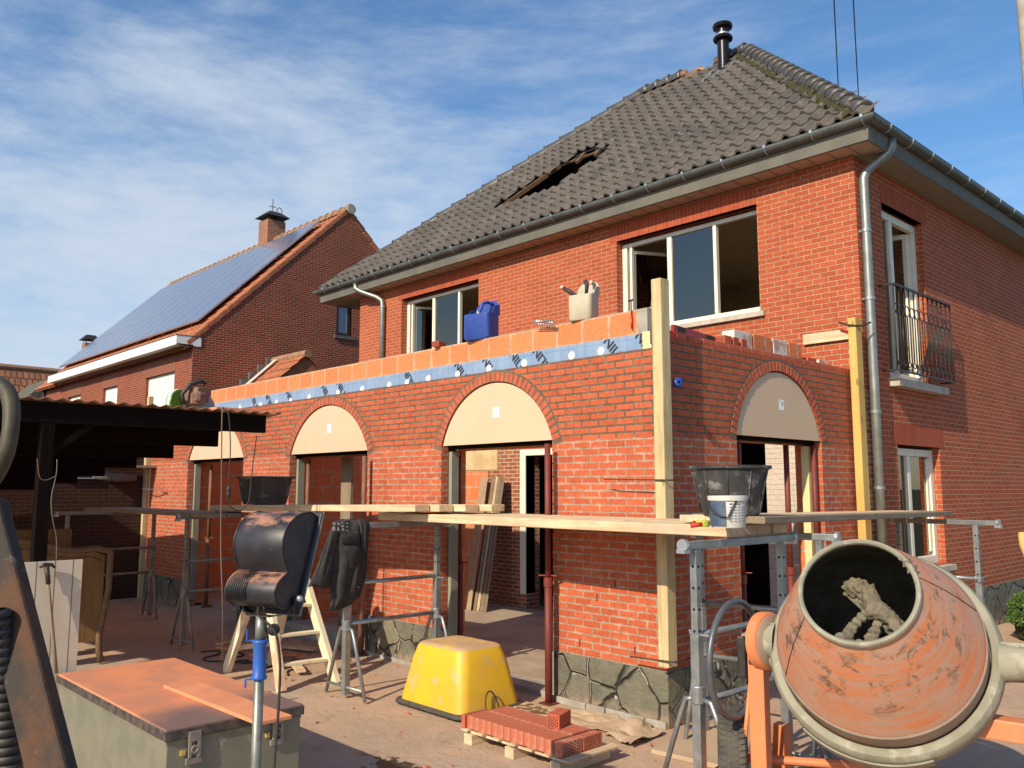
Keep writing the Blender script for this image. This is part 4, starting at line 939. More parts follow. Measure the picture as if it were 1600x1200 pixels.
b = MB(); b.prism([(-38, a.y-.3, a.z-.3), (-38, c.y, c.z), (-38, c.y+2.5, c.z+.25), (-38, c.y+2.5, a.z-.6)], (-3, 0, 0)); b.build('roof', 'slate', f2)
b = MB(); b.box(-40.8, -38.1, a.y-.2, c.y+2.4, 0, a.z-.3); b.build('wall', 'brick_neigh', f2)

# garden wall under the shed
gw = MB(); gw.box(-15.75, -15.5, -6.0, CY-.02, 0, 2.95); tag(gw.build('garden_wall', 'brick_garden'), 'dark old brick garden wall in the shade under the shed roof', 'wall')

# ================================================================== SHED
shed = thing('open_shed', 'open sided shed of black stained beams with a corrugated terracotta roof', 'shed', (-11, 0, 0))
bx = [-7.88, -9.07, -10.30, -11.5, -12.7, -13.9, -15.1]
def sz(x): return 2.620+.080*(x+7.88)
for i, x in enumerate(bx):
    ye = (4.05, 4.10, 4.10, 4.1, 4.1, 4.1, 4.1)[i]
    b = MB(); b.box(x-.06, x+.0, .1, ye, sz(x)-.175, sz(x)); b.build('beam', 'tar_y', shed, bevel=.004)
b = MB()
nu = 270
def cw(u, v):
    y = .0+4.19*u; return (-7.83-v*7.5, y, sz(-7.83-v*7.5)+.012+.011*sin(2*pi*y/.125)+.011)
b.grid(cw, nu*1, 6); 
cs = b.build('roof_sheet', 'corr', shed, smooth=True); md = cs.modifiers.new('s', 'SOLIDIFY'); md.thickness = .006
pp = PX(72, 690, -7.93)
b = MB(); b.box(-7.99, -7.88, pp.y-.05, pp.y+.05, 0, 2.44); b.build('post', 'tar_z', shed)
b = MB(); b.bar((-7.92, pp.y+.05, 2.20), (-7.92, pp.y+.34, 2.44), .05, .05); b.build('brace', 'tar_y', shed)
b = MB(); b.box(-12.2, -12.1, 1.9, 2.02, 0, 2.2); b.build('post', 'grey_z', shed)

# ---- things on and at the shed roof
saw = thing('cut_off_saw', 'dusty cut-off saw with lime green guard lying on the corrugated shed roof', 'saw', (-8.5, PX(292, 620, -8.5).y, sz(-8.5)+.03))
sc = Vector((-8.5, PX(292, 620, -8.5).y, sz(-8.5)+.03+.01))
vdir = Vector((-.94, .34, 0)); rt = Vector((.34, .94, 0))
c1 = sc-rt*.07+Vector((0, 0, .135))
ax_ = (rt*.75-vdir*.65).normalized()
b = MB(); b.lathe([(.0005, -.03), (.09, -.03), (.135, -.015), (.142, .02), (.135, .045), (.0005, .05)], c1-ax_*.04, ax_, 32); smooth_by_angle(b.build('guard', 'green', saw))
b = MB(); b.lathe([(.142, .0), (.147, .015), (.142, .03)], c1-ax_*.035, ax_, 32); b.build('guard_rim', 'white_clean', saw)
b = MB(); c2 = sc+rt*.10+Vector((0, 0, .20)); b.obox(c2+Vector((0, 0, .02)), (ax_, Vector((0, 0, 1)).cross(ax_), (0, 0, 1)), (.09, .11, .075)); b.obox(c2-Vector((0, 0, .02))-vdir*.08, (rt, vdir, (0, 0, 1)), (.07, .05, .06)); b.obox(c2-vdir*.14+Vector((0, 0, .0)), (rt, vdir, (0, 0, 1)), (.035, .02, .05)); b.build('engine', 'sawbody', saw, bevel=.018)
b = MB(); b.lathe([(.0005, 0), (.15, 0), (.15, .004), (.0005, .004)], sc+rt*.13+Vector((0, 0, .10))-vdir*.03, (rt*.3-vdir).normalized(), 40); b.build('blade', 'sawblade', saw)
b = MB(); b.prism([sc+rt*x+Vector((0, 0, z))-vdir*.02 for x, z in ((-.02, .0), (.06, .0), (.08, .16), (-.04, .16))], -vdir*.06); b.build('base', 'sawbody', saw)
b = MB(); b.tube([sc-rt*.03+Vector((0, 0, .12))-vdir*.11, sc-rt*.05+Vector((0, 0, .22))-vdir*.12, sc+rt*.03+Vector((0, 0, .33))-vdir*.1, sc+rt*.13+Vector((0, 0, .365))-vdir*.07, sc+rt*.17+Vector((0, 0, .34))-vdir*.05], [.018, .021, .024, .022, .018], 8); b.tube([sc-rt*.03+Vector((0, 0, .12))-vdir*.11, sc+rt*.02+Vector((0, 0, .06))-vdir*.1], .015, 8); b.build('handle', 'darkgrip', saw, smooth=True)
pa, pb_ = PX(347, 641, -7.95), PX(408, 644, -7.95)
b = MB(); b.obox(((-8.10, (pa.y+pb_.y)/2, sz(-8.1)+.065)), ((0, 1, 0), (1, 0, 0), (0, 0, 1)), (.24, .10, .02)); tag(b.build('board_offcut', 'dust_board', bevel=.003), 'short orange dusted board lying on the end of the corrugated shed roof', 'board')
# hanging extension cable
def cable(name, pts, r, m, label, n=6, cat='cable'):
    P = [Vector(p) for p in pts]; out = []
    for i in range(len(P)-1):
        p0, p1, p2, p3 = P[max(i-1, 0)], P[i], P[i+1], P[min(i+2, len(P)-1)]
        for k in range(8):
            t = k/8; out.append(.5*((2*p1)+(p2-p0)*t+(2*p0-5*p1+4*p2-p3)*t*t+(3*p1-p0-3*p2+p3)*t**3))
    out.append(P[-1]); b = MB(); b.tube(out, r, n)
    return tag(b.build(name, m, smooth=True), label, cat)
def qx(x, y, X=-7.79): return PX(x, y, X)
cable('hanging_cable', [qx(351, 642, -7.88), qx(347, 646), qx(346, 760), qx(345, 850), qx(348, 960), PX(347, 1052, -8.4)], .006, 'cable_tan', 'straight brown cable hanging from the shed beam down to the ground')
cc = cable('extension_cable', [qx(351, 641, -7.88), qx(357, 647), qx(360, 700), qx(357, 755), qx(357, 785), qx(368, 797), qx(380, 795), qx(389, 780), qx(394, 735), qx(401, 681)], .006, 'cable', 'looped extension cable with a plug hanging from the shed beam before the black tub')
b = MB(); pl = qx(357, 770); b.lathe([(.008, -.05), (.02, -.045), (.022, 0), (.016, .01), (.022, .02), (.02, .055), (.008, .065)], pl, (0, 0, 1), 12, cap=(True, True)); b.build('plug', 'darkgrip', cc, smooth=True)
cable('thin_wire', [PX(58, 717, -7.84), PX(62, 745, -7.84), PX(72, 750, -7.84), PX(87, 744, -7.84)], .0035, 'cable_tan', 'thin wire looped under the shed roof around the black post')
cable('white_wire', [PX(89, 718, -7.84), PX(88, 740, -7.84), PX(80, 780, -7.84), PX(83, 815, -7.84), PX(88, 840, -7.84), PX(88, 874, -7.84)], .0035, 'polegalv', 'pale thin wire hanging down beside the black shed post')
# under the shed
def headboard(o, w, h, label, ang):
    t = thing('headboard', label, 'headboard', o); c, s_ = cos(ang), sin(ang); u = Vector((c, s_, 0)); n_ = Vector((-s_, c, 0)); o = Vector(o)
    def out(k=0):
        P = []
        for i in range(25):
            x = i/24; z = h-.10+.10*sin(pi*x)**2+.03*cos(2*pi*x*2)-(.10*max(0, abs(x-.5)-.42)/.08)*.6
            P.append((x*w, z))
        return P
    T_ = out(); b = MB()
    b.prism([o+u*(.03*w)+Vector((0, 0, .25))]+[o+u*x*.94+u*.03*w+Vector((0, 0, z-.03)) for x, z in T_]+[o+u*(.97*w)+Vector((0, 0, .25))], n_*.03); b.build('panel', 'headboard', t)
    b = MB(); b.tube([o+Vector((0, 0, 0))+u*.04, o+Vector((0, 0, .2))+u*.05, o+Vector((0, 0, h*.6))+u*.0]+[o+u*x+Vector((0, 0, z)) for x, z in T_]+[o+u*(w+.0)+Vector((0, 0, h*.6)), o+u*(w-.07)+Vector((0, 0, .3)), o+u*(w-.06)+Vector((0, 0, .12)), o+u*(w-.03)+Vector((0, 0, .02))], .035, 8); b.build('frame', 'headframe', t, smooth=True)
    b = MB(); b.tube([o+u*x*.9+u*.05*w+Vector((0, 0, z-.09))-n_*.0 for x, z in T_], .014, 6); b.build('moulding', 'headframe', t, smooth=True)
headboard((-10.05, 1.55, 0), 1.78, 1.32, 'carved tan headboard with curved top leaning under the shed', radians(88))
b = MB(); b.box(-10.62, -10.58, 1.7, 3.10, .2, 1.44); tag(b.build('bed_panel', 'headboard', bevel=.03), 'plain tan wooden bed panel with rounded corner standing behind the carved headboard', 'bed panel')
wp = MB(); u0, u1 = PX(38, 878, -6.78).y, PX(129, 873, -6.78).y; wp.box(-6.79, -6.77, u0, u1, 0, PX(129, 874, -6.78).z); tag(wp.build('wooden_screen', 'whitepanel'), 'cream tongue and groove panel standing upright beside the tool chest', 'panel')
hm = thing('long_hammer', 'hammer with long pale wooden handle leaning on the cream panel', 'hammer', (-8.3, 2.3, 0))
ha, hb = PX(73, 884, -6.74), PX(88, 1052, -6.70)
b = MB(); b.tube([ha, ha+(hb-ha)*.3, ha+(hb-ha)*.7, hb], [.008, .011, .013, .013], 8); b.build('handle', 'grey_z', hm, smooth=True)
b = MB(); b.tube([ha+Vector((0, -.045, -.01)), ha+Vector((0, -.015, .01)), ha+Vector((0, .035, .005)), ha+Vector((0, .055, -.02))], [.008, .014, .012, .006], 8); b.tube([ha, ha+(hb-ha)*.17], .016, 8); b.build('head', 'iron', hm, smooth=True)
lv = MB(); a, c = PX(98, 744, -15.46), PX(147, 747, -15.46); lv.box(-15.49, -15.45, a.y, c.y, a.z-.04, a.z+.05); lvo = tag(lv.build('spirit_level', 'pailwhite'), 'pale spirit level fixed high on the dark garden wall', 'spirit level')
b = MB(); b.box(-15.449, -15.445, a.y+.15, a.y+.45, a.z-.02, a.z+.03); b.build('slot', 'black', lvo)
a, c = PX(150, 742, -15.3), PX(212, 745, -15.3); b = MB(); b.tube([a, (a+c)/2+Vector((0, 0, -.02)), c], [.07, .09, .07], 10); tag(b.build('rolled_mat', 'bluestone', smooth=True), 'dusty rolled mat on a bracket along the dark garden wall', 'roll')
b = MB(); b.box(-15.45, -15.1, a.y-.1, c.y+.5, a.z+.13, a.z+.17); tag(b.build('wall_shelf', 'grey_y'), 'narrow weathered shelf board above the rolled mat', 'shelf')

# ================================================================== TIMBER POSTS, RODS
def post(name, x0, x1, y0, y1, z0, z1, m, label):
    b = MB(); b.box(x0, x1, y0, y1, z0, z1); return tag(b.build(name, m, bevel=.008), label, 'post')
post('timber_post', -4.235, -4.135, 5.585, 5.705, .50, 3.62, 'post_z', 'tall pale timber post clamped to the near corner of the new brick wall')
post('timber_post', -4.215, -4.125, 9.13, 9.28, .3, 3.78, 'post_yel', 'yellow timber post standing by the galvanised downpipe at the house corner')
post('timber_post', EX0-.09, EX0-.005, CY-.09, CY-.005, .0, 3.52, 'post_z', 'timber post at the far left corner of the extension poking above the shed roof')
b = MB(); y = 9.19; a = PX(1290, 533, -4.2); b.box(-4.26, -4.215, 8.35, 9.128, 3.60, 3.71); 
b2 = MB(); b2.bar((-4.9, HY0-.03, 3.655), (-4.215, HY0-.03, 3.655), .03, .12); b.b.free(); tag(b2.build('timber_offcut', 'plank_x'), 'short horizontal board fixed to the house wall by the yellow post', 'board')
def rod(name, pts, r, label, m='rust', cat='rod'):
    b = MB(); b.tube(pts, r, 6); return tag(b.build(name, m, smooth=True), label, cat)
rod('wall_clamp', [PY(944, 749, 5.60), PY(957, 749, 5.58), PY(1040, 750, 5.57), (-4.12, 5.575, PY(1050, 750, 5.57).z), (-4.10, 5.66, PY(1050, 750, 5.57).z)], .006, 'thin rusty profile clamp around the corner post above the planks', cat='clamp')
rod('wall_clamp', [PY(985, 1026, 5.6), PY(1060, 1036, 5.56), (-4.05, 5.56, PY(1068, 1036, 5.56).z), (-4.05, 5.75, PY(1068, 1036, 5.56).z)], .007, 'rusty clamp rod near the foot of the corner post above the stone plinth', cat='clamp')
rod('wall_clamp', [PY(218, 763, 5.55), PY(233, 765, 5.55), PY(254, 764, 5.62), PY(252, 768, 5.7)], .008, 'small steel clamp on the timber post at the far left corner', 'galv', 'clamp')
rod('tie_wire', [(-4.30, 9.10, 3.74), (-4.21, 9.11, 3.70), (-4.12, 9.13, 3.68), (-4.10, 9.28, 3.70), (-4.05, 9.35, 3.74)], .011, 'dark wire tied round the top of the yellow post', 'iron', 'wire')
rod('tie_wire', [PY(1313, 515, 9.40), PY(1326, 517, 9.38), PY(1329, 525, 9.37)], .012, 'red wire clip hooked on the short board beside the yellow post', 'red', 'wire')

# ================================================================== SCAFFOLD TRESTLES
def trestle(label, x0, y0, x1, y1, ztop, ext0=.15, ext1=.15, m='galv', rails=(.62, .98), over=.0, braces=True):
    t = thing('scaffold_trestle', label, 'trestle', ((x0+x1)/2, (y0+y1)/2, 0), 'steel trestles carrying the planks')
    p, q = Vector((x0, y0, 0)), Vector((x1, y1, 0)); d = (q-p).normalized(); s_ = Vector((-d.y, d.x, 0))
    b = MB(); b.bar(p-d*ext0+Vector((0, 0, ztop-.03)), q+d*ext1+Vector((0, 0, ztop-.03)), .05, .05); tb = b.build('top_bar', m, t, bevel=.004)
    for e, k in ((p-d*ext0, -1), (q+d*ext1, 1)):
        b = MB(); b.lathe([(.0005, -.012), (.04, -.012), (.04, .012), (.0005, .012)], e+Vector((0, 0, ztop-.028)), d, 18); b.box(e.x-.03, e.x+.03, e.y-.03, e.y+.03, ztop-.075, ztop-.05); b.build('end_stop', 'alu', tb)
    for c in (p, q):
        b = MB(); b.box(c.x-.024, c.x+.024, c.y-.024, c.y+.024, .72, ztop-.056); ip = b.build('inner_post', m, t, bevel=.003)
        b = MB()
        for i in range(5):
            z = ztop-.16-i*.13; b.lathe([(.0005, -.0255), (.0095, -.0255), (.0095, .0255), (.0005, .0255)], c+Vector((0, 0, z)), (1, 0, 0), 10); b.lathe([(.0005, -.0255), (.0095, -.0255), (.0095, .0255), (.0005, .0255)], c+Vector((0, 0, z)), (0, 1, 0), 10)
        b.build('pin_hole', 'black', ip)
        b = MB(); b.box(c.x-.03, c.x+.03, c.y-.03, c.y+.03, .03, 1.0); b.lathe([(.046, .60), (.046, .70), (.036, .705)], c, (0, 0, 1), 14); op = b.build('outer_post', m, t, bevel=.004)
        b = MB(); b.tube([c+s_*.05+Vector((0, 0, 1.005)), c-s_*.10+Vector((0, 0, 1.0)), c-s_*.10+d*.05+Vector((0, 0, .99)), c+s_*.09+d*.05+Vector((0, 0, 1.01))], .008, 6); b.build('locking_pin', m, op)
        for k in (-1, 1):
            f = c+s_*(.31*k); b = MB(); b.tube([c+s_*(.035*k)+Vector((0, 0, .62)), c+s_*(.09*k)+Vector((0, 0, .61)), c+s_*(.13*k)+Vector((0, 0, .52)), f+Vector((0, 0, .015))], .017, 8); b.build('leg', m, t, smooth=True)
        b = MB(); b.tube([c-s_*.285+Vector((0, 0, .10)), c+s_*.285+Vector((0, 0, .10))], .015, 8); b.build('foot_bar', m, t, smooth=True)
    for z in rails:
        b = MB(); b.tube([p+Vector((0, 0, z)), q+Vector((0, 0, z))], .02, 10); b.build('rail', m, t, smooth=True)
    return t
trestle('galvanised trestle with the black jacket hanging on it, in front of the second brick pier', -6.87, 4.40, -6.90, 5.47, 1.575, .10, .14, rails=(.66, 1.02))
trestle('trestle standing left of the wooden stepladder under the far planks', -10.28, 4.30, -10.30, 5.42, 1.575, .12, .14, m='galv_dusty', rails=(.66, 1.02))
trestle('farthest trestle deep in the shade before the garden wall', -13.05, 3.75, -13.0, 4.93, 1.575, .15, .1, m='galv_dusty', rails=(.66, 1.02))
trestle('blue grey trestle nearest the corner post carrying the ends of the long planks', -3.13, 4.52, -3.13, 5.56, 1.575, .12, .16, rails=(.60, 1.0))
trestle('trestle between the side arch and the mixer drum, parallel to the front wall', -3.97, 5.80, -3.02, 5.92, 1.575, .04, .13, rails=(.60, 1.0))
trestle('trestle at the right end of the planks in front of the lower side window', -3.95, 9.55, -3.15, 9.5, 1.575, .05, .22, rails=(.60, .98))

# ================================================================== PLANKS
def plank(p, q, w, th, m, label, group, end=True):
    """p, q: centre line ends at the underside"""
    p, q = Vector(p), Vector(q); d = (q-p).normalized(); up = Vector((0, 0, 1)); s_ = d.cross(up).normalized(); up = s_.cross(d)
    b = MB(); b.obox((p+q)/2+up*(th/2), (d, s_, up), ((q-p).length/2, w/2, th/2)); o = b.build('scaffold_plank', m, bevel=.007)
    tag(o, label, 'plank', group)
    return o
zt = 1.578
ordn = ['front', 'second', 'third', 'rearmost']
nL, nR = PZ(590, 812, zt), PZ(1145, 840, zt)
dr = (nR-nL).normalized(); sd = Vector((-dr.y, dr.x, 0))
for i in range(4):
    a = nL+sd*(.09+i*.185)+dr*(-.0+jit(.05)); c = nR+sd*(.09+i*.185)+dr*(-.02*i+jit(.03))
    if i: a = a+dr*.15*i
    plank((a.x, a.y, zt), (c.x, c.y, zt+.002*i), .178, .074, 'plank_x', ordn[i]+' of the four long planks running past the corner post towards the mixer', 'long planks in front of the new wall')
gL, gR = PY(330, 798, 4.62), PY(648, 800, 4.80)
zt2 = (gL.z+gR.z)/2
dr2 = (gR-gL).normalized(); sd2 = Vector((-dr2.y, dr2.x, 0))
for i, ex in enumerate((0, .15, .34, .54)):
    a = gL+sd2*(.09+i*.19)+dr2*jit(.06); c = gR+sd2*(.09+i*.19)+dr2*ex*.8
    plank((a.x, a.y, gL.z), (c.x, c.y, gR.z+.0005), .178, .066, 'plank_x', ordn[i]+' of the four planks behind the lamp under the left black tub', 'planks across the left arches')
for i in range(3):
    plank((-14.2+i*.1, 4.40+i*.19, zt-.03), (-9.75-jit(.1), 4.42+i*.19, zt-.03), .18, .05, 'grey_x', ('front', 'middle', 'rear')[i]+' of the weathered planks at the far left in the shade', 'weathered planks at the far left')
rN, rF = Vector((-2.96, 5.05, 1.662)), Vector((-3.44, 9.75, 1.60))
dr3 = (rF-rN).normalized(); sd3 = Vector((-dr3.y, dr3.x, 0)).normalized()
for i in range(3):
    a = rN+sd3*(.10+i*.21)+dr3*(.0 if i else .0)+dr3*jit(.04); c = rF+sd3*(.10+i*.21)+dr3*jit(.10)
    plank(a, c, .20, .05, 'grey_y' if i == 0 else 'plank_y', ('outer', 'middle', 'inner')[i]+' of the planks running along the side wall past the yellow post', 'planks along the side wall')

# ================================================================== THINGS ON THE PLANKS
ztp = gL.z+.063+(gR.z-gL.z)*.35
def round_tub(c, r0, r1, h, label, m='blackplastic', ribs=10):
    c = Vector(c); t = thing('mortar_tub', label, 'tub', c); b = MB()
    b.lathe([(.0005, 0), (r0*.9, 0), (r0, .02), (r1*.90, h*.62), (r1*.985, h-.03), (r1+.018, h-.02), (r1+.020, h), (r1, h), (r1*.93, h-.04), (r0*.95, .03), (.0005, .02)], c, (0, 0, 1), 48); o = b.build('shell', m, t); smooth_by_angle(o, 40)
    b = MB()
    for i in range(ribs):
        a = 2*pi*(i+.3)/ribs; d = Vector((cos(a), sin(a), 0))
        b.tube([c+d*(r0+.004)+Vector((0, 0, .02)), c+d*(r1*.90+.004)+Vector((0, 0, h*.62)), c+d*(r1*.985+.003)+Vector((0, 0, h-.03))], .005, 5)
    b.build('rib', m, t, smooth=True); return t
tc2 = PZ(1163, 822, zt+.054+.058); tc2 = Vector((-3.25, 5.13, 1.714))
t2 = round_tub(tc2, .20, .262, .335, 'round black mortar tub with cement splashes on the planks by the side arch')
b = MB(); b.lathe([(.0005, 0), (.02, 0), (.02, .006), (.0005, .006)], PX(1214, 749, tc2.x+.0)+Vector((.0, -.02, 0)), (.6, -.8, 0), 12); b.build('handle_hole', 'panel', t2)
tt = thing('rectangular_tub', 'rectangular black tub with a dust stain standing on the left planks', 'tub', (-9.9, 5.0, ztp+.0))
tc1 = (PZ(415, 788, ztp)); tc1 = Vector((-9.55, 4.92, ztp))
def rr(cx, cy, a, c, z, r, n=5):
    P = []
    for k, (sx, sy) in enumerate(((1, 1), (-1, 1), (-1, -1), (1, -1))):
        for i in range(n+1):
            t = radians(90*k+90*i/n); P.append((cx+sx*(a-r)+r*cos(t), cy+sy*(c-r)+r*sin(t), z))
    return P
b = MB(); x, y, z = tc1
b.loft([rr(x, y, .27, .16, z, .05), rr(x, y, .29, .18, z+.1, .05), rr(x, y, .325, .205, z+.31, .05), rr(x, y, .355, .235, z+.315, .06), rr(x, y, .355, .235, z+.335, .06), rr(x, y, .32, .20, z+.33, .05), rr(x, y, .27, .16, z+.03, .05)]); o = b.build('shell', 'blackplastic', tt); smooth_by_angle(o, 40)
b = MB(); b.tube([(x-.09, y-.24, z+.32), (x-.07, y-.262, z+.305), (x+.07, y-.262, z+.305), (x+.09, y-.24, z+.32)], .014, 8); b.build('grip', 'blackplastic', tt, smooth=True)
# pails
pc = Vector((-3.02, 4.72, zt+.052)); pc = PZ(1138, 824, zt+.076)
pa_ = thing('paint_pail', 'small white pail with navy print and black handle in front of the round tub', 'pail', pc)
b = MB(); b.lathe([(.0005, 0), (.102, 0), (.106, .01), (.112, .165), (.122, .167), (.124, .195), (.117, .196), (.11, .19), (.104, .02), (.0005, .015)], pc, (0, 0, 1), 36); smooth_by_angle(b.build('body', 'pailwhite', pa_), 40)
vd = Vector((-pc.x, -pc.y, 0)).normalized(); sr = Vector((-vd.y, vd.x, 0))      # towards the street, and along it
b = MB()
def cyl_patch(b, c, r, a0, a1, z0, z1, n=14):
    P = [[b.b.verts.new(c+Vector((cos(a0+(a1-a0)*i/n)*r*(1+.03*0), sin(a0+(a1-a0)*i/n)*r, z))) for z in (z0, z1)] for i in range(n+1)]
    for A, B in zip(P, P[1:]): b.b.faces.new((A[0], B[0], B[1], A[1]))
av = atan2(vd.y, vd.x)
cyl_patch(b, pc, .1125, av-1.45, av-.10, .012, .16); b.build('navy_print', 'labelnavy', pa_, smooth=True)
b = MB(); 
for i in range(7):
    z = .142-i*.017; n_ = 5 if i else 3
    for k in range(n_):
        a0 = av+.10+k*.23; cyl_patch(b, pc, .1130, a0, a0+.16+jit(.02), z, z+(.008 if i == 0 else .0035), 3)
b.build('small_print', 'labelnavy', pa_)
b = MB(); b.tube([pc+sr*(-.122)+Vector((0, 0, .175))]+[pc+vd*(.128*sin(pi*t/8))-sr*.122*cos(pi*t/8)*1.0+Vector((0, 0, .175-.11*sin(pi*t/8))) for t in range(1, 5)]+[pc+vd*.10+sr*.06+Vector((0, 0, .18))], .006, 6); b.build('handle', 'darkgrip', pa_, smooth=True)
tp = PZ(1097, 823, zt+.076); b = MB(); b.lathe([(.0005, 0), (.045, 0), (.048, .006), (.048, .034), (.045, .04), (.0005, .04)], tp, (0, 0, 1), 24); ta_ = tag(b.build('line_reel', 'lime'), 'small lime yellow line reel on the front plank left of the pail', 'line reel')
tp = PZ(1079, 824, zt+.076); b = MB(); b.tube([tp+Vector((0, 0, .01)), tp+Vector((.03, .02, .015)), tp+Vector((.05, .05, .02))], .014, 8); b.tube([tp+Vector((.02, 0, .012)), tp+Vector((.0, .04, .03))], .012, 8); tag(b.build('chalk_line', 'red', smooth=True), 'small crumpled red tool on the front plank at the far left of the lime reel', 'tool')
tp = PZ(1092, 815, zt+.076); b = MB(); b.obox(tp+Vector((-.06, .16, .025)), ((1, -.25, 0), (.25, 1, 0), (0, 0, 1)), (.09, .04, .024)); tag(b.build('wood_block', 'plank_x', bevel=.004), 'short wooden block lying behind the lime reel on the planks', 'wood block')

# ================================================================== THINGS ON TOP OF THE WALLS
WT = 3.487
def jerry(px_, py_, c1_, label, name, m, W=.27, D=.22, H=.26, back=.30, yaw=.25):
    c = PY(px_, py_, 6.02); c.z = WT; t = thing(name, label, 'jerrycan', c); u = Vector((cos(yaw), sin(yaw), 0)); v = Vector((-sin(yaw), cos(yaw), 0))
    def ringo(w, d, z, r=.04, sh=0):
        return [c+u*(x)+v*(y+sh)+Vector((0, 0, z)) for x, y, _ in rr(0, 0, w, d, 0, r)]
    b = MB(); w, d = W/2, D/2
    b.loft([ringo(w*.9, d*.9, 0), ringo(w, d, .02), ringo(w, d, H*.72), ringo(w-.006, d-.006, H*.72), ringo(w-.008, d-.008, .03)]); o = b.build('body', m, t); smooth_by_angle(o, 40)
    # the uncut back half with its handle arch rises behind the cut front
    b = MB(); outl = [(w, 0), (w, H*.30), (w*.8, H*.42), (w*.45, H*.46), (w*.3, H*.40), (w*.1, H*.38), (-w*.15, H*.44), (-w*.5, H*.42), (-w*.85, H*.28), (-w, 0)]
    b.prism([c+u*x+v*(d-.012)+Vector((0, 0, H*.72+z)) for x, z in outl], v*.012)
    for sx, hh in ((w-.006, H*.30), (-w, H*.22)): b.prism([c+u*sx+v*(d-.012)+Vector((0, 0, H*.72)), c+u*sx+v*(d-.012)+Vector((0, 0, H*.72+hh)), c+u*sx+v*(d*.2)+Vector((0, 0, H*.72+hh*.85)), c+u*sx+v*(-d*.35)+Vector((0, 0, H*.72))], u*.006)
    b.tube([c+v*(d-.02)+u*(w*.5)+Vector((0, 0, H*1.06)), c+v*(d*.3)+u*(w*.35)+Vector((0, 0, H*1.10)), c+v*(-d*.2)+u*(w*.2)+Vector((0, 0, H*1.04)), c+v*(-d*.5)+u*(w*.1)+Vector((0, 0, H*.78))] if name == 'blue_jerrycan' else [c+v*(d-.02)+u*(w*.6)+Vector((0, 0, H*1.1)), c+v*(d*.2)+u*(w*.55)+Vector((0, 0, H*1.12))], .019, 8)
    o = b.build('cut_top', m, t, bevel=.008)
    return t, c, u, v
t, c, u, v = jerry(752, 524, 0, 'blue plastic jerrycan with its top cut open holding tools on the block wall', 'blue_jerrycan', 'blue', .33, .24, .39)
for k, (x, z, tx, m, w_) in enumerate(((-.06, .33, .02, 'ladder', .022), (.03, .30, .05, 'plank_z', .035))):
    b = MB(); b.tube([c+u*x+Vector((0, 0, .08)), c+u*(x+tx)+Vector((0, 0, z))], w_*.7, 8); tag(b.build('hand_tool', m, smooth=True), ('slender' if k == 0 else 'stubby')+' wooden tool handle standing in the blue jerrycan', 'tool')
t, c, u, v = jerry(912, 494, 0, 'cream plastic jerrycan with its top cut off holding trowels on the block wall', 'cream_jerrycan', 'cream', .25, .20, .34)
b = MB(); b.tube([c-u*.03+Vector((0, 0, .2)), c-u*.13-v*.03+Vector((0, 0, .30)), c-u*.20-v*.04+Vector((0, 0, .345))], [.014, .022, .018], 8); o = tag(b.build('trowel', 'darkgrip', smooth=True), 'trowel with dark handle sticking out left of the cream jerrycan', 'trowel')
b = MB(); b.tube([c-u*.20-v*.04+Vector((0, 0, .345)), c-u*.225-v*.045+Vector((0, 0, .36))], .017, 8); b.build('handle_cap', 'ladder', o)
b = MB(); b.tube([c+u*.05-v*.05+Vector((0, 0, .2)), c+u*.07-v*.06+Vector((0, 0, .33)), c+u*.05-v*.06+Vector((0, 0, .38))], [.014, .02, .02], 8); tag(b.build('trowel', 'darkgrip', smooth=True), 'trowel with black handle standing upright in the cream jerrycan', 'trowel')
def perforated(name, c, ax, hs, m, label=None, cat='brick', group=None, face=0, parent=None, rows=(3, 6)):
    """brick with rows of holes in the +-face axis"""
    ax = [Vector(a).normalized() for a in ax]; c = Vector(c); b = MB(); b.obox(c, ax, hs); o = b.build(name, m, parent, bevel=.003)
    if label: tag(o, label, cat, group)
    f = face; o1, o2 = [i for i in range(3) if i != f]; b = MB()
    nr, nc = rows
    for sgn in (-1, 1):
        for i in range(nr):
            for k in range(nc):
                uu = -1+2*(i+.5)/nr; vv = -1+2*(k+.5+(.25 if i % 2 else -.25))/nc
                p = c+ax[f]*(hs[f]+.0004)*sgn+ax[o1]*uu*hs[o1]*.84+ax[o2]*vv*hs[o2]*.84
                b.lathe([(.0005, .0), (.0062, 0)], p, ax[f]*sgn, 8)
    b.build('holes', 'black', o); return o  # flat black discs painted for the shade inside the holes
bc = PY(686, 536, 5.98); bc.z = WT+.032
perforated('brick', bc, ((.92, .38, 0), (-.38, .92, 0), (0, 0, 1)), (.045, .09, .032), 'brick_one', 'single perforated brick on the block wall left of the blue jerrycan', face=1, rows=(5, 4))
a, c = PY(838, 505, 5.9), PY(866, 508, 5.9)
ms = MB(); 
for i in range(7): ms.tube([a+Vector((0, 0, .03-.01*i*0))+(c-a)*(i/7), a+(c-a)*((i+1)/7)+Vector((0, .0, -.01))], .006, 5)
for k in (-1, 0, 1): ms.tube([(a.x, 5.88+k*.03, WT+.035), (c.x+.03, 5.84+k*.02, WT+.022)], .006, 5)
tag(ms.build('mesh_strip', 'alu'), 'strip of galvanised reinforcement mesh resting across the block wall', 'mesh')
sd_ = thing('screwdriver', 'red handled plasterers pin stuck upright in the last block before the corner post', 'tool', PY(987, 500, 5.94))
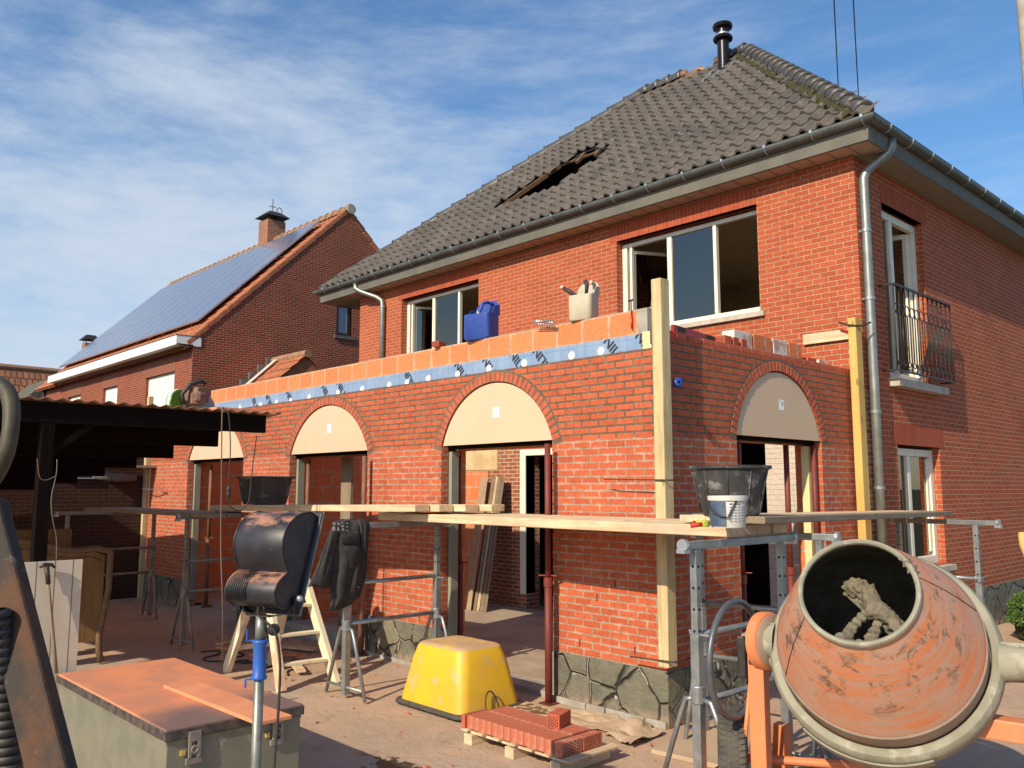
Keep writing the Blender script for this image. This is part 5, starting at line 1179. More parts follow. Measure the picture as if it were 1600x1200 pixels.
b = MB(); p = PY(987, 510, 5.93); b.tube([p+Vector((0, 0, -.02)), p+Vector((0, 0, .10))], .009, 8); b.build('grip', 'red', sd_, smooth=True); b = MB(); b.tube([p+Vector((0, 0, .10)), p+Vector((0, 0, .235))], .0045, 6); b.tube([p+Vector((-.03, 0, .235)), p+Vector((.02, 0, .24))], .009, 6); b.build('shaft', 'iron', sd_, smooth=True)
rod('tie_wire', [PY(1016, 485, 6.0), PY(1018, 470, 6.0), PY(1023, 460, 6.0)], .004, 'thin bent wire sticking up from the last block beside the corner post', 'galv', 'wire')
# red aluminium straightedge lying behind the corner post
se = thing('straightedge', 'long red metal straightedge with cut-outs lying on the wall behind the corner post', 'straightedge', (-4.5, 6.6, 3.3))
a, c = PX(1050, 512, -4.42), PX(1150, 540, -4.42)
b = MB(); d_ = (c-a).normalized(); b.bar(a+Vector((0, 0, -.02)), c+Vector((0, 0, -.03)), .03, .10); b.build('beam', 'redpaint', se, bevel=.004)
for t_ in (.12, .55, .82): p = a+(c-a)*t_; b = MB(); b.obox(p+Vector((.016, 0, .0)), (d_, d_.cross(Vector((0, 0, 1))), (0, 0, 1)), (.06, .0015, .022)); b.build('slot', 'darkroom', se)
# reused blocks dabbed white on the side wall
random.seed(11)
yy = 6.45
k = 0
lens = [.30, .28, .34, .30, .32, .30, .33, .30]
for i in range(8):
    L = lens[i]; z0 = RT_+.001; b = MB(); b.box(-4.60, -4.46, yy, yy+L-.012, 3.03, 3.03+.22); b.build('reused_block', 'whitewash' if i in (1, 3, 4) else 'block', ext)
    yy += L
uy = [7.25, 7.60, 8.05, 8.42]
for i, (ya, L, m) in enumerate(((7.20, .34, 'whitewash'), (7.56, .36, 'block'), (7.94, .30, 'whitewash'), (8.26, .28, 'block'))):
    b = MB(); b.box(-4.60, -4.46, ya, ya+L-.012, 3.262, 3.262+.175); b.build('reused_block', m, ext, bevel=.004)
for i, (ya, m) in enumerate(((8.68, 'brick_one'), (8.93, 'whitewash'))):
    b = MB(); b.box(-4.58, -4.47, ya, ya+.2, 3.262, 3.262+.06); b.build('reused_block', m, ext, bevel=.004)
for i, (x, y) in enumerate(((1140, 530), (1152, 533), (1166, 536))):
    p = PX(x, y, -4.33); p.z = 3.262 if i == 0 else 3.255
    perforated('brick', (-4.36, 6.85+i*.14, 3.222+.045), ((1, 0, 0), (0, 1, 0), (0, 0, 1)), (.05 if i else .05, .045 if i else .06, .045), 'brick_one', ('perforated brick showing its holes on the side wall beside the red straightedge', 'loose brick second from the corner post on top of the side wall', 'loose brick third from the corner post touching the white dabbed block')[i], face=1 if i == 0 else 0, rows=(4, 5))
# mason's line with its blue reel
lr_ = thing('line_reel', 'blue string reel hanging on its line beside the corner post', 'line reel', (-4.1, 5.9, 2.9))
a = PX(1055, 520, -4.17); c = PX(1059, 590, -4.17)
b = MB(); b.tube([a, c], .0022, 4); b.build('string', 'cable_tan', lr_)
b = MB(); cc_ = PX(1059, 598, -4.15); b.lathe([(.012, -.02), (.04, -.02), (.042, -.012), (.03, -.008), (.03, .008), (.042, .012), (.04, .02), (.012, .02)], cc_, (.9, -.4, .2), 20); b.build('reel', 'blue', lr_, smooth=True)
b = MB(); b.tube([PX(1046, 518, -4.16), PX(1056, 521, -4.15), PX(1058, 526, -4.15)], .008, 6); b.build('hook', 'red', lr_)

# ================================================================== STEEL PROPS IN THE ARCHES
def prop(x, y, top, label, m='prop', r=.03, lean=(0, 0)):
    t = thing('steel_prop', label, 'prop', (x, y, 0), 'steel props under the arches'); L = Vector((lean[0], lean[1], 0)); B = Vector((x, y, .01)); Tt = Vector((x, y, top))+L; zc = .95
    b = MB(); b.tube([B, B+(Tt-B)*.46], r+.004, 12); b.build('outer_tube', m, t, smooth=True)
    b = MB(); b.tube([B+(Tt-B)*.44, Tt], r-.002, 12); b.build('inner_tube', m, t, smooth=True)
    b = MB(); b.box(x-.065, x+.065, y-.065, y+.065, .0, .012); b.build('foot_plate', m, t)
    b = MB(); q = B+(Tt-B)*.46; b.lathe([(r+.003, -.05), (r+.012, -.045), (r+.012, .03), (r+.003, .035)], q, (Tt-B).normalized(), 12); b.tube([q+Vector((-.08, -.04, .05)), q+Vector((.08, .04, .05))], .007, 6); b.build('collar', m, t)
    return t
prop(PY(857, 1000, 5.60).x, 5.60, 2.30, 'bright red prop at the right edge of the large arch nearest the corner')
prop(PY(704, 900, 5.98).x, 5.98, 2.28, 'red prop close to the left jamb of the large arch', lean=(-.04, 0))
prop(PY(721, 900, 6.0).x, 6.0, 2.28, 'slimmer red prop second from the left jamb of the large arch', r=.026, lean=(-.06, 0))
prop(PY(566, 900, 5.62).x, 5.62, 2.27, 'brown prop at the right jamb of the middle arch behind the trestle', 'prop_brown')
prop(PY(481, 760, 5.95).x, 5.95, 2.27, 'brown prop at the left side of the middle arch', 'prop_brown')
prop(-11.95, 5.9, 2.27, 'brown prop at the right side of the far left arch', 'prop_brown')
prop(-13.5, 6.0, 2.27, 'thin brown prop at the left side of the far left arch', 'prop_brown')
prop(-4.32, PX(1155, 760, -4.32).y, 2.33, 'dark red prop at the left jamb of the side arch')
prop(-4.40, 8.0, 2.33, 'dark red prop standing deep in the middle of the side arch')
prop(-4.32, PX(1273, 760, -4.32).y, 2.33, 'red prop at the right jamb of the side arch beside the yellow strip')
# boards leaning and standing inside
lb = [PZ(735, 955, .04), PZ(745, 957, .04), PZ(752, 957, .04), PZ(760, 956, .04), PZ(768, 954, .04)]
for i, (xb, xt, m, w_, nm) in enumerate(((730, 757, 'cardboard', .42, 'wide tan sheet'), (740, 771, 'grey_z', .17, 'grey plank'), (746, 776, 'plank_z', .09, 'narrow pale batten'), (752, 781, 'grey_z', .16, 'third grey plank'), (757, 786, 'grey_z', .11, 'outermost grey plank'))):
    p = PY(xb, 955, 8.75); p.z = .04; q = PY(xt, 745, 9.30); d_ = (q-p).normalized(); b = MB(); b.obox((p+q)/2, (d_, Vector((.85, -.5, 0)), d_.cross(Vector((.85, -.5, 0)))), ((q-p).length/2, w_/2, .016)); tag(b.build('leaning_board', m), nm+' in the sheaf leaning by the white doorway inside the large arch', 'board', 'boards leaning inside the extension')
b = MB(); p = PY(560, 760, 6.5); b.box(p.x-.12, p.x+.12, 6.3, 6.34, .04, 2.9); tag(b.build('standing_board', 'grey_z'), 'weathered grey board standing in the right of the middle arch', 'board')
# chair inside the side arch
ch = thing('wooden_chair', 'dark ladder back wooden chair seen inside the side arch', 'chair', (-5.6, 8.3, 0))
cx, cy = -5.15, 8.25
b = MB(); b.box(cx-.2, cx+.2, cy-.2, cy+.2, .46, .49); b.build('seat', 'prop_brown', ch)
for sx in (-1, 1):
    for sy in (-1, 1): b = MB(); b.box(cx+sx*.18-.018, cx+sx*.18+.018, cy+sy*.18-.018, cy+sy*.18+.018, 0.03, .46); b.build('leg', 'prop_brown', ch)
b = MB(); 
for sy in (-1, 1): b.bar((cx-.19, cy+sy*.18, .49), (cx-.27, cy+sy*.18, 1.02), .035, .035)
for z, x in ((.70, -.222), (.84, -.243), (.97, -.262)): b.box(cx+x-.01, cx+x+.01, cy-.16, cy+.16, z-.03, z+.035)
b.build('backrest', 'prop_brown', ch)
for i, x in enumerate((-12.9, -12.2)):
    b = MB(); b.box(x-.28, x+.28, 6.5+i*.5, 6.56+i*.5, .05, .38); tag(b.build('gypsum_panel', 'white_clean'), ('left' if i == 0 else 'right')+' small white panel on the floor inside the far left arch', 'panel')

# ================================================================== YELLOW TUB, BRICKS, PAPER
yt = thing('yellow_tub', 'upturned yellow mortar tub with dusty bottom and a black rim on the ground', 'tub', (-5.95, 4.98, 0))
x0, x1, y0, y1 = -6.42, -5.50, 4.62, 5.36; cx, cy = (x0+x1)/2, (y0+y1)/2; a, c = (x1-x0)/2, (y1-y0)/2; HT = .545
b = MB(); b.loft([rr(cx, cy, a-.02, c-.02, .05, .10), rr(cx, cy, a-.055, c-.05, .22, .10), rr(cx, cy, a-.10, c-.085, .42, .10), rr(cx, cy, a-.125, c-.105, HT-.055, .10), rr(cx, cy, a-.142, c-.122, HT-.02, .09)], caps=False); o = b.build('shell', 'yellow', yt, smooth=True)
b = MB(); R = [rr(cx, cy, a-.142, c-.122, HT-.02, .09), rr(cx, cy, a-.165, c-.145, HT-.003, .08), rr(cx, cy, a-.20, c-.18, HT, .07)]; b.loft(R, caps=False); b.b.faces.new([b.b.verts.new(v) for v in rr(cx, cy, a-.20, c-.18, HT, .07)]); b.build('bottom', 'tub_dust', yt, smooth=True, merge=True)
b = MB(); b.loft([rr(cx, cy, a-.02, c-.02, .052, .10), rr(cx, cy, a+.015, c+.015, .048, .10), rr(cx, cy, a+.022, c+.022, .022, .10), rr(cx, cy, a-.01, c-.01, .012, .10)], caps=False); b.build('rim', 'rubber', yt, smooth=True)
b = MB(); b.tube([(x1+.03-.05*sin(t*pi/12), 4.95-.075*cos(t*pi/12), .03+.17*sin(t*pi/12)) for t in range(13)], .007, 6); b.build('handle_loop', 'cable', yt, smooth=True)

pal = thing('pallet', 'small wooden pallet lying under the row of bricks', 'pallet', (-4.6, 4.6, 0))
X0, X1, Y0, Y1 = -5.10, -4.08, 4.30, 4.82
for i in range(3):
    b = MB(); yq = Y0+.03+i*(Y1-Y0-.10)/2; b.box(X0, X1+.06, yq, yq+.075, .075, .093); b.build('slat', 'plank_x', pal, bevel=.002)
for i in range(3):
    b = MB(); xq = X0+.02+i*(X1-X0-.12)/2; b.box(xq, xq+.09, Y0+.0, Y1, .0, .073); b.build('bearer', 'plank_y', pal, bevel=.003)
for i in range(7): 
    b = MB(); xq = X0+i*(X1-X0)/6.0; b.box(xq, xq+.07, Y0-.01, Y1+.01, .094, .106); b.build('top_slat', 'plank_y', pal)
bz = .107; nb_ = 14; w_ = .0665
src = None
for r in range(2):
    for i in range(nb_):
        x = X0+.07+i*.0675; y = Y0+.015+r*.212
        lab = ('front' if r == 0 else 'rear')+' row brick on the pallet, '+['leftmost', 'second', 'third', 'fourth', 'fifth', 'sixth', 'seventh', 'eighth', 'ninth', 'tenth', 'eleventh', 'twelfth', 'last'][min(i, 12)]+(' from the left' if 0 < i < 12 else ' of the plain ones')
        if i < nb_-1:
            b = MB(); b.box(-w_/2, w_/2, -.10, .10, 0, .095)
            if src is None:
                o = src = b.build('brick', 'brick_dusty', bevel=.003); 
            else: b.b.free(); o = src.copy(); COL.objects.link(o)
            o.location = (x+jit(.001), y+.10+jit(.003), bz+jit(.001)); o.rotation_euler = (0, 0, jit(.01)); tag(o, lab, 'brick', 'bricks packed on the pallet')
perf = None
for r in range(2):
    for k in range(1):
        o = perforated('brick', (X0+.07+(nb_-1)*.0675+.035, Y0+.115+r*.212, bz+.0475), ((1, 0, 0), (0, 1, 0), (0, 0, 1)), (.033, .10, .0475), 'brick_dusty', ('end brick with its holes showing, nearest the pallet corner', 'end brick with its holes showing, beside the pallet corner brick and nearer the wall')[r], face=0, rows=(8, 4))
o = perforated('brick', (-4.40, 4.62, bz+.0955+.0475), (Vector((.9, .3, 0)), Vector((-.3, .9, 0)), (0, 0, 1)), (.05, .10, .0475), 'brick_one', 'single perforated brick lying on top of the brick rows', face=1, rows=(6, 4))
o = perforated('brick', (X0+.005, Y0+.12, bz+.0475), (Vector((1, .0, 0)), Vector((0, 1, 0)), (0, 0, 1)), (.02, .115, .0475), 'brick_one', 'first brick standing slightly apart at the left end of the brick rows', face=2, rows=(3, 5))

def sheet(name, corners, m, label, cat, amp=.03, fold=0, n=14):
    a, b_, c, d = [Vector(q) for q in corners]; B = MB()
    def fn(u, v):
        p = a.lerp(b_, u).lerp(d.lerp(c, u), v); p = p.copy(); p.z += .012+amp*abs(noise.noise(Vector((p.x*4.2, p.y*4.2, 3.3))))*1.6+amp*1.6*max(0, (abs(v-.5)-.32))*noise.noise(Vector((u*6, v*3, 1)))
        p.x += .02*noise.noise(Vector((u*5, v*5, 8))); p.y += .02*noise.noise(Vector((u*5, v*5, 1)))
        return p
    B.grid(fn, n*2, n); o = B.build(name, m); md = o.modifiers.new('s', 'SOLIDIFY'); md.thickness = .003; return tag(o, label, cat)
sheet('brown_paper', [PZ(762, 1100), PZ(800, 1130), PZ(990, 1150), PZ(960, 1120)], 'cardboard', 'long crumpled sheet of brown paper lying between the bricks and the stone plinth', 'paper', .045)
sheet('brown_paper', [PZ(945, 1150), PZ(985, 1172), PZ(1036, 1150), PZ(1005, 1132)], 'cardboard', 'smaller folded piece of brown paper at the end of the long sheet', 'paper', .06)
sheet('cardboard_flap', [PZ(800, 1115, .03), PZ(845, 1118, .02), PZ(860, 1112, .08), PZ(822, 1098, .15)], 'cardboard', 'lifted paper flap behind the yellow tub next to the red prop', 'paper', .02)
b = MB(); p = PZ(1108, 1130); b.obox((-3.62, 5.55, .018), ((1, .1, 0), (-.1, 1, 0), (0, 0, 1)), (.38, .40, .016)); tag(b.build('floor_board', 'cardboard', bevel=.003), 'flat brown board on the ground under the trestle at the corner', 'board')
b = MB(); p = PZ(1120, 1180); b.obox((-3.15, 5.05, .018), ((1, .2, 0), (-.2, 1, 0), (0, 0, 1)), (.25, .3, .015)); tag(b.build('floor_board', 'grey_x', bevel=.003), 'flat grey board on the ground beside the mixer tyre', 'board')
b = MB(); random.seed(5)
for i in range(210):
    if i < 90: x, y = random.uniform(-8.5, -3.4), random.uniform(3.0, 5.6)
    else: x, y = random.gauss(-9.6, .8), random.gauss(5.2, .35)
    s_ = random.choice((.006, .008, .011, .016)); b.obox((x, y, s_*.5), (Vector((1, jit(.8), jit(.3))), Vector((jit(.8), 1, jit(.3))), Vector((0, jit(.3), 1))), (s_, s_*.7, s_*.5))
o = b.build('brick_chips', 'brick_dusty'); tag(o, 'scattered brick chips and grit on the dusty ground', 'rubble'); o['kind'] = 'stuff'
random.seed(9)
for i in range(7):
    x, y = -10.2+i*.33+jit(.1), 4.95+jit(.35); b = MB(); a = jit(1.5); b.obox((x, y, .014+.006*i), ((cos(a), sin(a), jit(.06)), (-sin(a), cos(a), 0), (0, 0, 1)), (random.uniform(.2, .45), random.uniform(.03, .07), .012))
    tag(b.build('scrap_board', ('plank_x', 'dust_board', 'grey_x')[i % 3]), ['pale', 'dusty orange', 'grey', 'split pale', 'wide orange', 'short grey', 'last pale'][i]+' scrap board among the debris on the ground behind the stepladder', 'board', 'scrap boards on the ground')
for i in range(3):
    P = [(-9.9+i*.4+.15*k+jit(.05), 4.35+.18*sin(k*1.3+i)+i*.15, .01) for k in range(8)]
    cable('ground_cable', P, .009, 'cable', ('first', 'second', 'third')[i]+' black cable snaking over the ground beyond the tool chest, counted from the left')

# ================================================================== STEPLADDER
lad = thing('stepladder', 'wooden stepladder with planed pale rails standing open behind the lamp', 'ladder', (-8.0, 4.3, 0))
def through(foot, mid, L):
    d = (mid-foot).normalized(); return foot+d*L
R1f, R3f = PZ(440, 1082), PZ(353, 1050); R2f = Vector((-7.05, 4.62, 0))
R1m = PY(418, 915, 4.15); R1t = through(R1f, R1m, 1.48)
R3m = PY(398, 918, 4.15); R3t = through(R3f, R3m, 1.45)
off = Vector((.02, .50, 0))
def lrail(p, q, name='rail'): b = MB(); d = (q-p).normalized(); b.bar(p, q, .055, .11, Vector((1, 0, .2))); b.build(name, 'ladder', lad, bevel=.003)
lrail(R1f, R1t); 
R2t = R1t+Vector((-.0, .36, 0)); R2f = Vector((R1f.x+.06, R1f.y+.55, 0)); lrail(R2f, R2t)
lrail(R3f, R3t, 'rear_rail'); R4f = R3f+Vector((0, .5, 0)); R4t = R3t+Vector((0, .34, 0)); lrail(R4f, R4t, 'rear_rail')
for t_ in (.17, .36, .55, .74, .92):
    a = R1f.lerp(R1t, t_); c = R2f.lerp(R2t, t_); b = MB(); b.bar(a, c, .095, .026); b.build('step', 'ladder', lad, bevel=.003)
for t_ in (.2, .6): a = R3f.lerp(R3t, t_); c = R4f.lerp(R4t, t_); b = MB(); b.bar(a, c, .025, .05); b.build('cross_rail', 'ladder', lad)
b = MB(); b.bar((R1t+R3t)/2+Vector((0, 0, .0)), (R2t+R4t)/2, .22, .03); b.build('platform', 'ladder', lad)

# ================================================================== LAMP ON ITS POLE
lx = -3.50; ly = PX(405, 1050, lx).y
lamp = thing('site_lamp', 'black site floodlight with pink dust on a steel pole with a blue collar', 'lamp', (lx, ly, 0))
pz = lambda py_: PX(405, py_, lx).z
b = MB(); b.tube([(lx, ly, 0), (lx, ly, pz(1000))], .0215, 16); b.build('outer_pole', 'polegalv', lamp, smooth=True)
b = MB(); b.tube([(lx, ly, pz(1004)), (lx, ly, pz(962))], .0225, 16); b.build('inner_pole', 'polegalv', lamp, smooth=True)
for k in range(3):
    a = radians(100+120*k); b = MB(); b.tube([(lx+.02*cos(a), ly+.02*sin(a), .38), (lx+.42*cos(a), ly+.42*sin(a), .02)], .012, 8); b.build('tripod_leg', 'polegalv', lamp, smooth=True)
zc0, zc1 = pz(1062), pz(1000)
b = MB(); b.lathe([(.024, zc0), (.032, zc0+.003), (.034, zc0+.012), (.028, zc0+.02), (.028, zc1-.02), (.034, zc1-.008), (.034, zc1), (.024, zc1+.002)], (lx, ly, 0), (0, 0, 1), 24); col = b.build('collar', 'bluepaint', lamp, smooth=True)
ld = Vector((-ly, lx, 0)).normalized()*-1; ld = Vector((-.453, -.891, 0))   # screen left
for z, hh in ((zc1-.002, .05), (zc0+.004, -.035)): b = MB(); b.tube([Vector((lx, ly, z))+ld*.03, Vector((lx, ly, z))+ld*.055, Vector((lx, ly, z+hh))+ld*.056], .005, 6); b.build('hook', 'bluepaint', col)
b = MB(); kz = pz(985); b.lathe([(.0005, -.02), (.022, -.02), (.026, -.005), (.026, .012), (.0005, .02)], Vector((lx, ly, kz))-ld*.055, (.6, -.5, .1), 14); b.tube([Vector((lx, ly, kz))-ld*.02, Vector((lx, ly, kz))-ld*.05], .008, 6); b.build('clamp_knob', 'darkgrip', lamp, smooth=True)
# housing: outline in the plane of the side cheek, swept along the lamp's width
az = radians(112); nl = Vector((cos(az), sin(az), 0)); e = Vector((cos(az-pi/2), sin(az-pi/2), 0)); tl = radians(-19)
nf = (nl*cos(tl)+Vector((0, 0, 1))*sin(tl)); uf = (nl*sin(-tl)+Vector((0, 0, 1))*cos(tl))
lc = Vector((lx, ly, pz(874)))+nl*.075+e*.0
outl = [(.055, .185)]+[(.05-.19*sin(radians(t)), .055+.135*cos(radians(t))) for t in range(10, 150, 14)]+[(-.055, -.065), (-.08, -.085), (-.105, -.115), (-.11, -.15), (-.085, -.185), (-.03, -.195), (.055, -.175)]
W2_ = .138; outl = [(n_*.96, u_*1.14) for n_, u_ in outl]
def lp(n_, u_, w): return lc+nf*n_+uf*u_+e*w
b = MB(); b.loft([[lp(n_*.97, u_*.97, -W2_) for n_, u_ in outl], [lp(n_, u_, -W2_+.008) for n_, u_ in outl], [lp(n_, u_, W2_-.008) for n_, u_ in outl], [lp(n_*.97, u_*.97, W2_) for n_, u_ in outl]]); hs_ = b.build('housing', 'lamp', lamp); smooth_by_angle(hs_, 38)
b = MB(); b.tube([lp(n_, u_, W2_-.004) for n_, u_ in outl], .0045, 6, closed=True); b.tube([lp(n_, u_, -W2_+.004) for n_, u_ in outl], .0045, 6, closed=True); b.build('seam', 'lamp', hs_, smooth=True)
b = MB()
for i in range(9):
    w = -.118+i*.0115; b.tube([lp(-.060, -.072, w), lp(-.087, -.095, w), lp(-.113, -.129, w), lp(-.118, -.171, w), lp(-.091, -.212, w)], .0035, 5)
b.build('cooling_fin', 'lamp', hs_, smooth=True)
b = MB(); b.obox(lp(.066, .0, 0), (e, uf, nf), (W2_+.02, .232, .012)); ff = b.build('front_frame', 'lamp', lamp, bevel=.006)
b = MB(); b.obox(lp(.081, .0, 0), (e, uf, nf), (W2_-.01, .20, .003)); b.build('front_glass', 'glass', ff)
b = MB(); b.tube([lp(.068, .232, W2_+.018), lp(.068, -.232, W2_+.018)], .006, 6); b.build('frame_edge', 'polegalv', ff)
pv = lp(.03, -.165, W2_); br = Vector((lx, ly, pz(962)))
b = MB(); P1 = lp(.03, -.165, W2_+.014); P2 = lp(.03, -.165, -W2_-.014); D = Vector((0, 0, -1))
def strap(pts, w=.034, th=.005):
    b_ = MB(); A = []
    for p in pts: A.append([p+nl*w/2, p+nl*w/2+Vector((0, 0, -th)), p-nl*w/2+Vector((0, 0, -th)), p-nl*w/2])
    b_.loft(A); return b_
zb_ = br.z+.0
pts = [P1, P1+D*.06, Vector((P1.x, P1.y, zb_+.05))+nl*-.01, Vector((P1.x, P1.y, zb_+.012))-e*.03, br+e*.06, br-e*.06, Vector((P2.x, P2.y, zb_+.012))+e*.03, Vector((P2.x, P2.y, zb_+.05)), P2+D*.06, P2]
b = MB(); 
for p, q in zip(pts, pts[1:]): b.bar(p, q+(q-p).normalized()*.002, .038 if True else .03, .006, nl.cross((q-p).normalized()) if abs((q-p).normalized().dot(nl)) < .9 else (0, 0, 1))
b.build('yoke', 'darkgrip', lamp)
b = MB(); b.lathe([(.0005, .0), (.014, 0), (.014, .014), (.009, .02), (.0005, .021)], P1+e*.004, e, 12); b.build('pivot_bolt', 'alu', lamp, smooth=True)
cable('lamp_cable', [lp(-.02, -.19, .03), lp(-.03, -.23, .04), Vector((lx, ly, pz(930)))+e*.05+ld*.03, Vector((lx, ly, pz(958)))+ld*.035+e*.03, Vector((lx, ly, pz(985)))-ld*.02+e*.05, Vector((lx, ly, pz(1020)))-ld*.05+e*.04, Vector((lx, ly, pz(1060)))-ld*.064+e*.03, Vector((lx, ly, pz(1130)))-ld*.06+e*.03, Vector((lx, ly, pz(1200)))-ld*.052+e*.03, Vector((lx, ly, .3))-ld*.05+e*.03], .006, 'cable', 'black power cable running from the floodlight down along its steel pole')

# ================================================================== TOOL CHEST
tcx = thing('tool_chest', 'grey green steel tool chest with orange brick dust all over its dark lid', 'tool chest', (-5.3, 2.15, 0))
kk = lambda P: Vector(P)
LZ = .60
L0, L1, L2, L3 = PZ(262, 1143, LZ), PZ(473, 1098, LZ), PZ(265, 1025, LZ), PZ(95, 1055, LZ)
Xa, Xb, Ya, Yb = (L3.x+L2.x)/2, (L0.x+L1.x)/2, (L0.y+L3.y)/2, (L1.y+L2.y)/2
b = MB(); b.box(Xa, Xb, Ya, Yb, LZ-.035, LZ); b.build('lid', 'lid', tcx, bevel=.008)
b = MB(); b.box(Xa-.004, Xb+.004, Ya-.004, Yb+.004, LZ-.062, LZ-.010); b.build('lid_rim', 'lid_edge', tcx, bevel=.003)
b = MB(); b.box(Xa+.015, Xb-.012, Ya+.012, Yb-.012, .04, LZ-.06); b.box(Xa+.01, Xb-.008, Ya+.006, Yb-.008, LZ-.085, LZ-.064); b.build('body', 'tubpaint', tcx, bevel=.006)
for yy in (Ya+.16, Yb-.17):
    b = MB(); x = Xb; b.box(x-.006, x+.012, yy-.035, yy+.035, LZ-.085, LZ-.03); b.box(x+.002, x+.014, yy-.035, yy-.017, LZ-.17, LZ-.085); b.box(x+.002, x+.014, yy+.017, yy+.035, LZ-.17, LZ-.085); b.box(x-.008, x+.01, yy-.045, yy+.045, LZ-.205, LZ-.17); b.tube(arc((x+.012, yy, LZ-.125), .018, 0, 360, 12, (0, 1, 0), (0, 0, 1))[:-1], .005, 6, closed=True); la = b.build('latch', 'galv_dusty', tcx, bevel=.003)
    b = MB(); b.box(x-.008, x+.002, yy-.075, yy-.048, LZ-.15, LZ-.125); b.build('yellow_tag', 'post_yel', la)
b = MB(); a, c = PZ(275, 1068, LZ+.02), PZ(425, 1125, LZ+.02); b.bar((a.x, a.y+.02, LZ+.014), (c.x, c.y+.02, LZ+.014), .21, .022); tag(b.build('dusty_board', 'dust_board', bevel=.004), 'orange dusted board lying across the lid of the tool chest', 'board')

# ================================================================== JACKET ON THE TRESTLE
jk = thing('work_jacket', 'black dusty work jacket with worn white print hanging over the trestle', 'jacket', (-6.87, 4.5, 1.5))
vw = Vector((-6.87, 4.45, 0)).normalized(); jr = Vector((vw.y, -vw.x, 0)); jv = -vw          # jr: to the right seen from the yard
J0 = PX(548, 815, -6.87); dd = lambda x, y, dep=0: (PX(x, y, -6.87+dep))
def prof_ring(xl, xr, y, dep, wob, k, n=44):
    a, c = dd(xl, y, .05), dd(xr, y, .05); m = (a+c)/2; R_ = (c-a).length/2; u = (c-a).normalized(); P = []
    for i in range(n):
        t = 2*pi*i/n; f_ = 1+wob*(1.5*abs(sin(t*3.5+k*.22+.6*sin(k*.5)))-1.0)+wob*noise.noise(Vector((cos(t)*3.2, sin(t)*3.2, k*.45)))*1.8
        P.append(m+u*(R_*cos(t)*(1+.25*(f_-1)))+jv*(dep*sin(t)*f_)+Vector((0, 0, .012*sin(t*3+k)*wob*4)))
    return P
rows_ = [(532, 572, 812, .03), (524, 575, 818, .055), (521, 575, 830, .075), (520, 574, 845, .085), (520, 573, 860, .09), (519, 573, 875, .085), (517, 572, 890, .085), (516, 571, 905, .08), (516, 568, 920, .07), (517, 561, 932, .055), (516, 548, 943, .04), (515, 528, 953, .015)]
b = MB(); b.loft([prof_ring(a, c, y, d_, .20, i) for i, (a, c, y, d_) in enumerate(rows_)]); o = b.build('body', 'cloth', jk, smooth=True); 
rows_ = [(521, 545, 814, .03), (517, 536, 826, .045), (511, 530, 842, .05), (505, 526, 860, .05), (498, 522, 878, .05), (491, 519, 896, .05), (484, 516, 909, .048), (482, 515, 915, .046)]
b = MB(); R_ = [prof_ring(a, c, y, d_, .12, i+20) for i, (a, c, y, d_) in enumerate(rows_)]
R_ = [[p+Vector((0, 0, -.10*max(0, (p-r[22]).dot(jr))*(i/7))) +jv*.03 for p in r] for i, r in enumerate(R_)]
b.loft(R_, caps=False); o = b.build('sleeve', 'cloth', jk, smooth=True); md = o.modifiers.new('s', 'SOLIDIFY'); md.thickness = .006
rows_ = [(556, 575, 812, .02), (560, 578, 822, .035), (562, 576, 840, .04), (564, 575, 858, .035), (566, 573, 862, .02)]
b = MB(); b.loft([[p+jv*.045 for p in prof_ring(a, c, y, d_, .2, i+40)] for i, (a, c, y, d_) in enumerate(rows_)]); b.build('collar', 'cloth', jk, smooth=True)
b = MB(); b.loft([[p+jv*.07 for p in prof_ring(a, c, y, d_, .05, i+60, 20)] for i, (a, c, y, d_) in enumerate([(537, 562, 850, .012), (536, 563, 853, .03), (538, 561, 870, .03), (541, 558, 886, .02), (545, 553, 890, .008)])]); b.build('pocket', 'cloth', jk, smooth=True)
b = MB(); b.loft([[p+jv*.085 for p in prof_ring(a, c, y, d_, .05, i+70, 20)] for i, (a, c, y, d_) in enumerate([(531, 561, 829, .008), (531, 562, 833, .022), (533, 563, 846, .026), (535, 562, 849, .008)])]); b.build('pocket_flap', 'cloth', jk, smooth=True)
b = MB()
random.seed(31)
for (xa, ya, xb, yb) in ((519, 821, 526, 829), (520, 815, 525, 819), (527, 815, 531, 820), (527, 822, 531, 829), (533, 815, 537, 817), (533, 819, 539, 822), (534, 824, 539, 828), (541, 815, 544, 818), (541, 821, 544, 823), (540, 826, 545, 828)):
    P = [(xa+(xb-xa)*(.5+.5*cos(t)*random.uniform(.6, 1.25)), ya+(yb-ya)*(.5+.5*sin(t)*random.uniform(.75, 1.1))) for t in [2*pi*k/9 for k in range(9)]]
    b.prism([dd(x, y, .0)+jv*.165 for x, y in P], jv*.002)
b.build('print', 'print', jk)

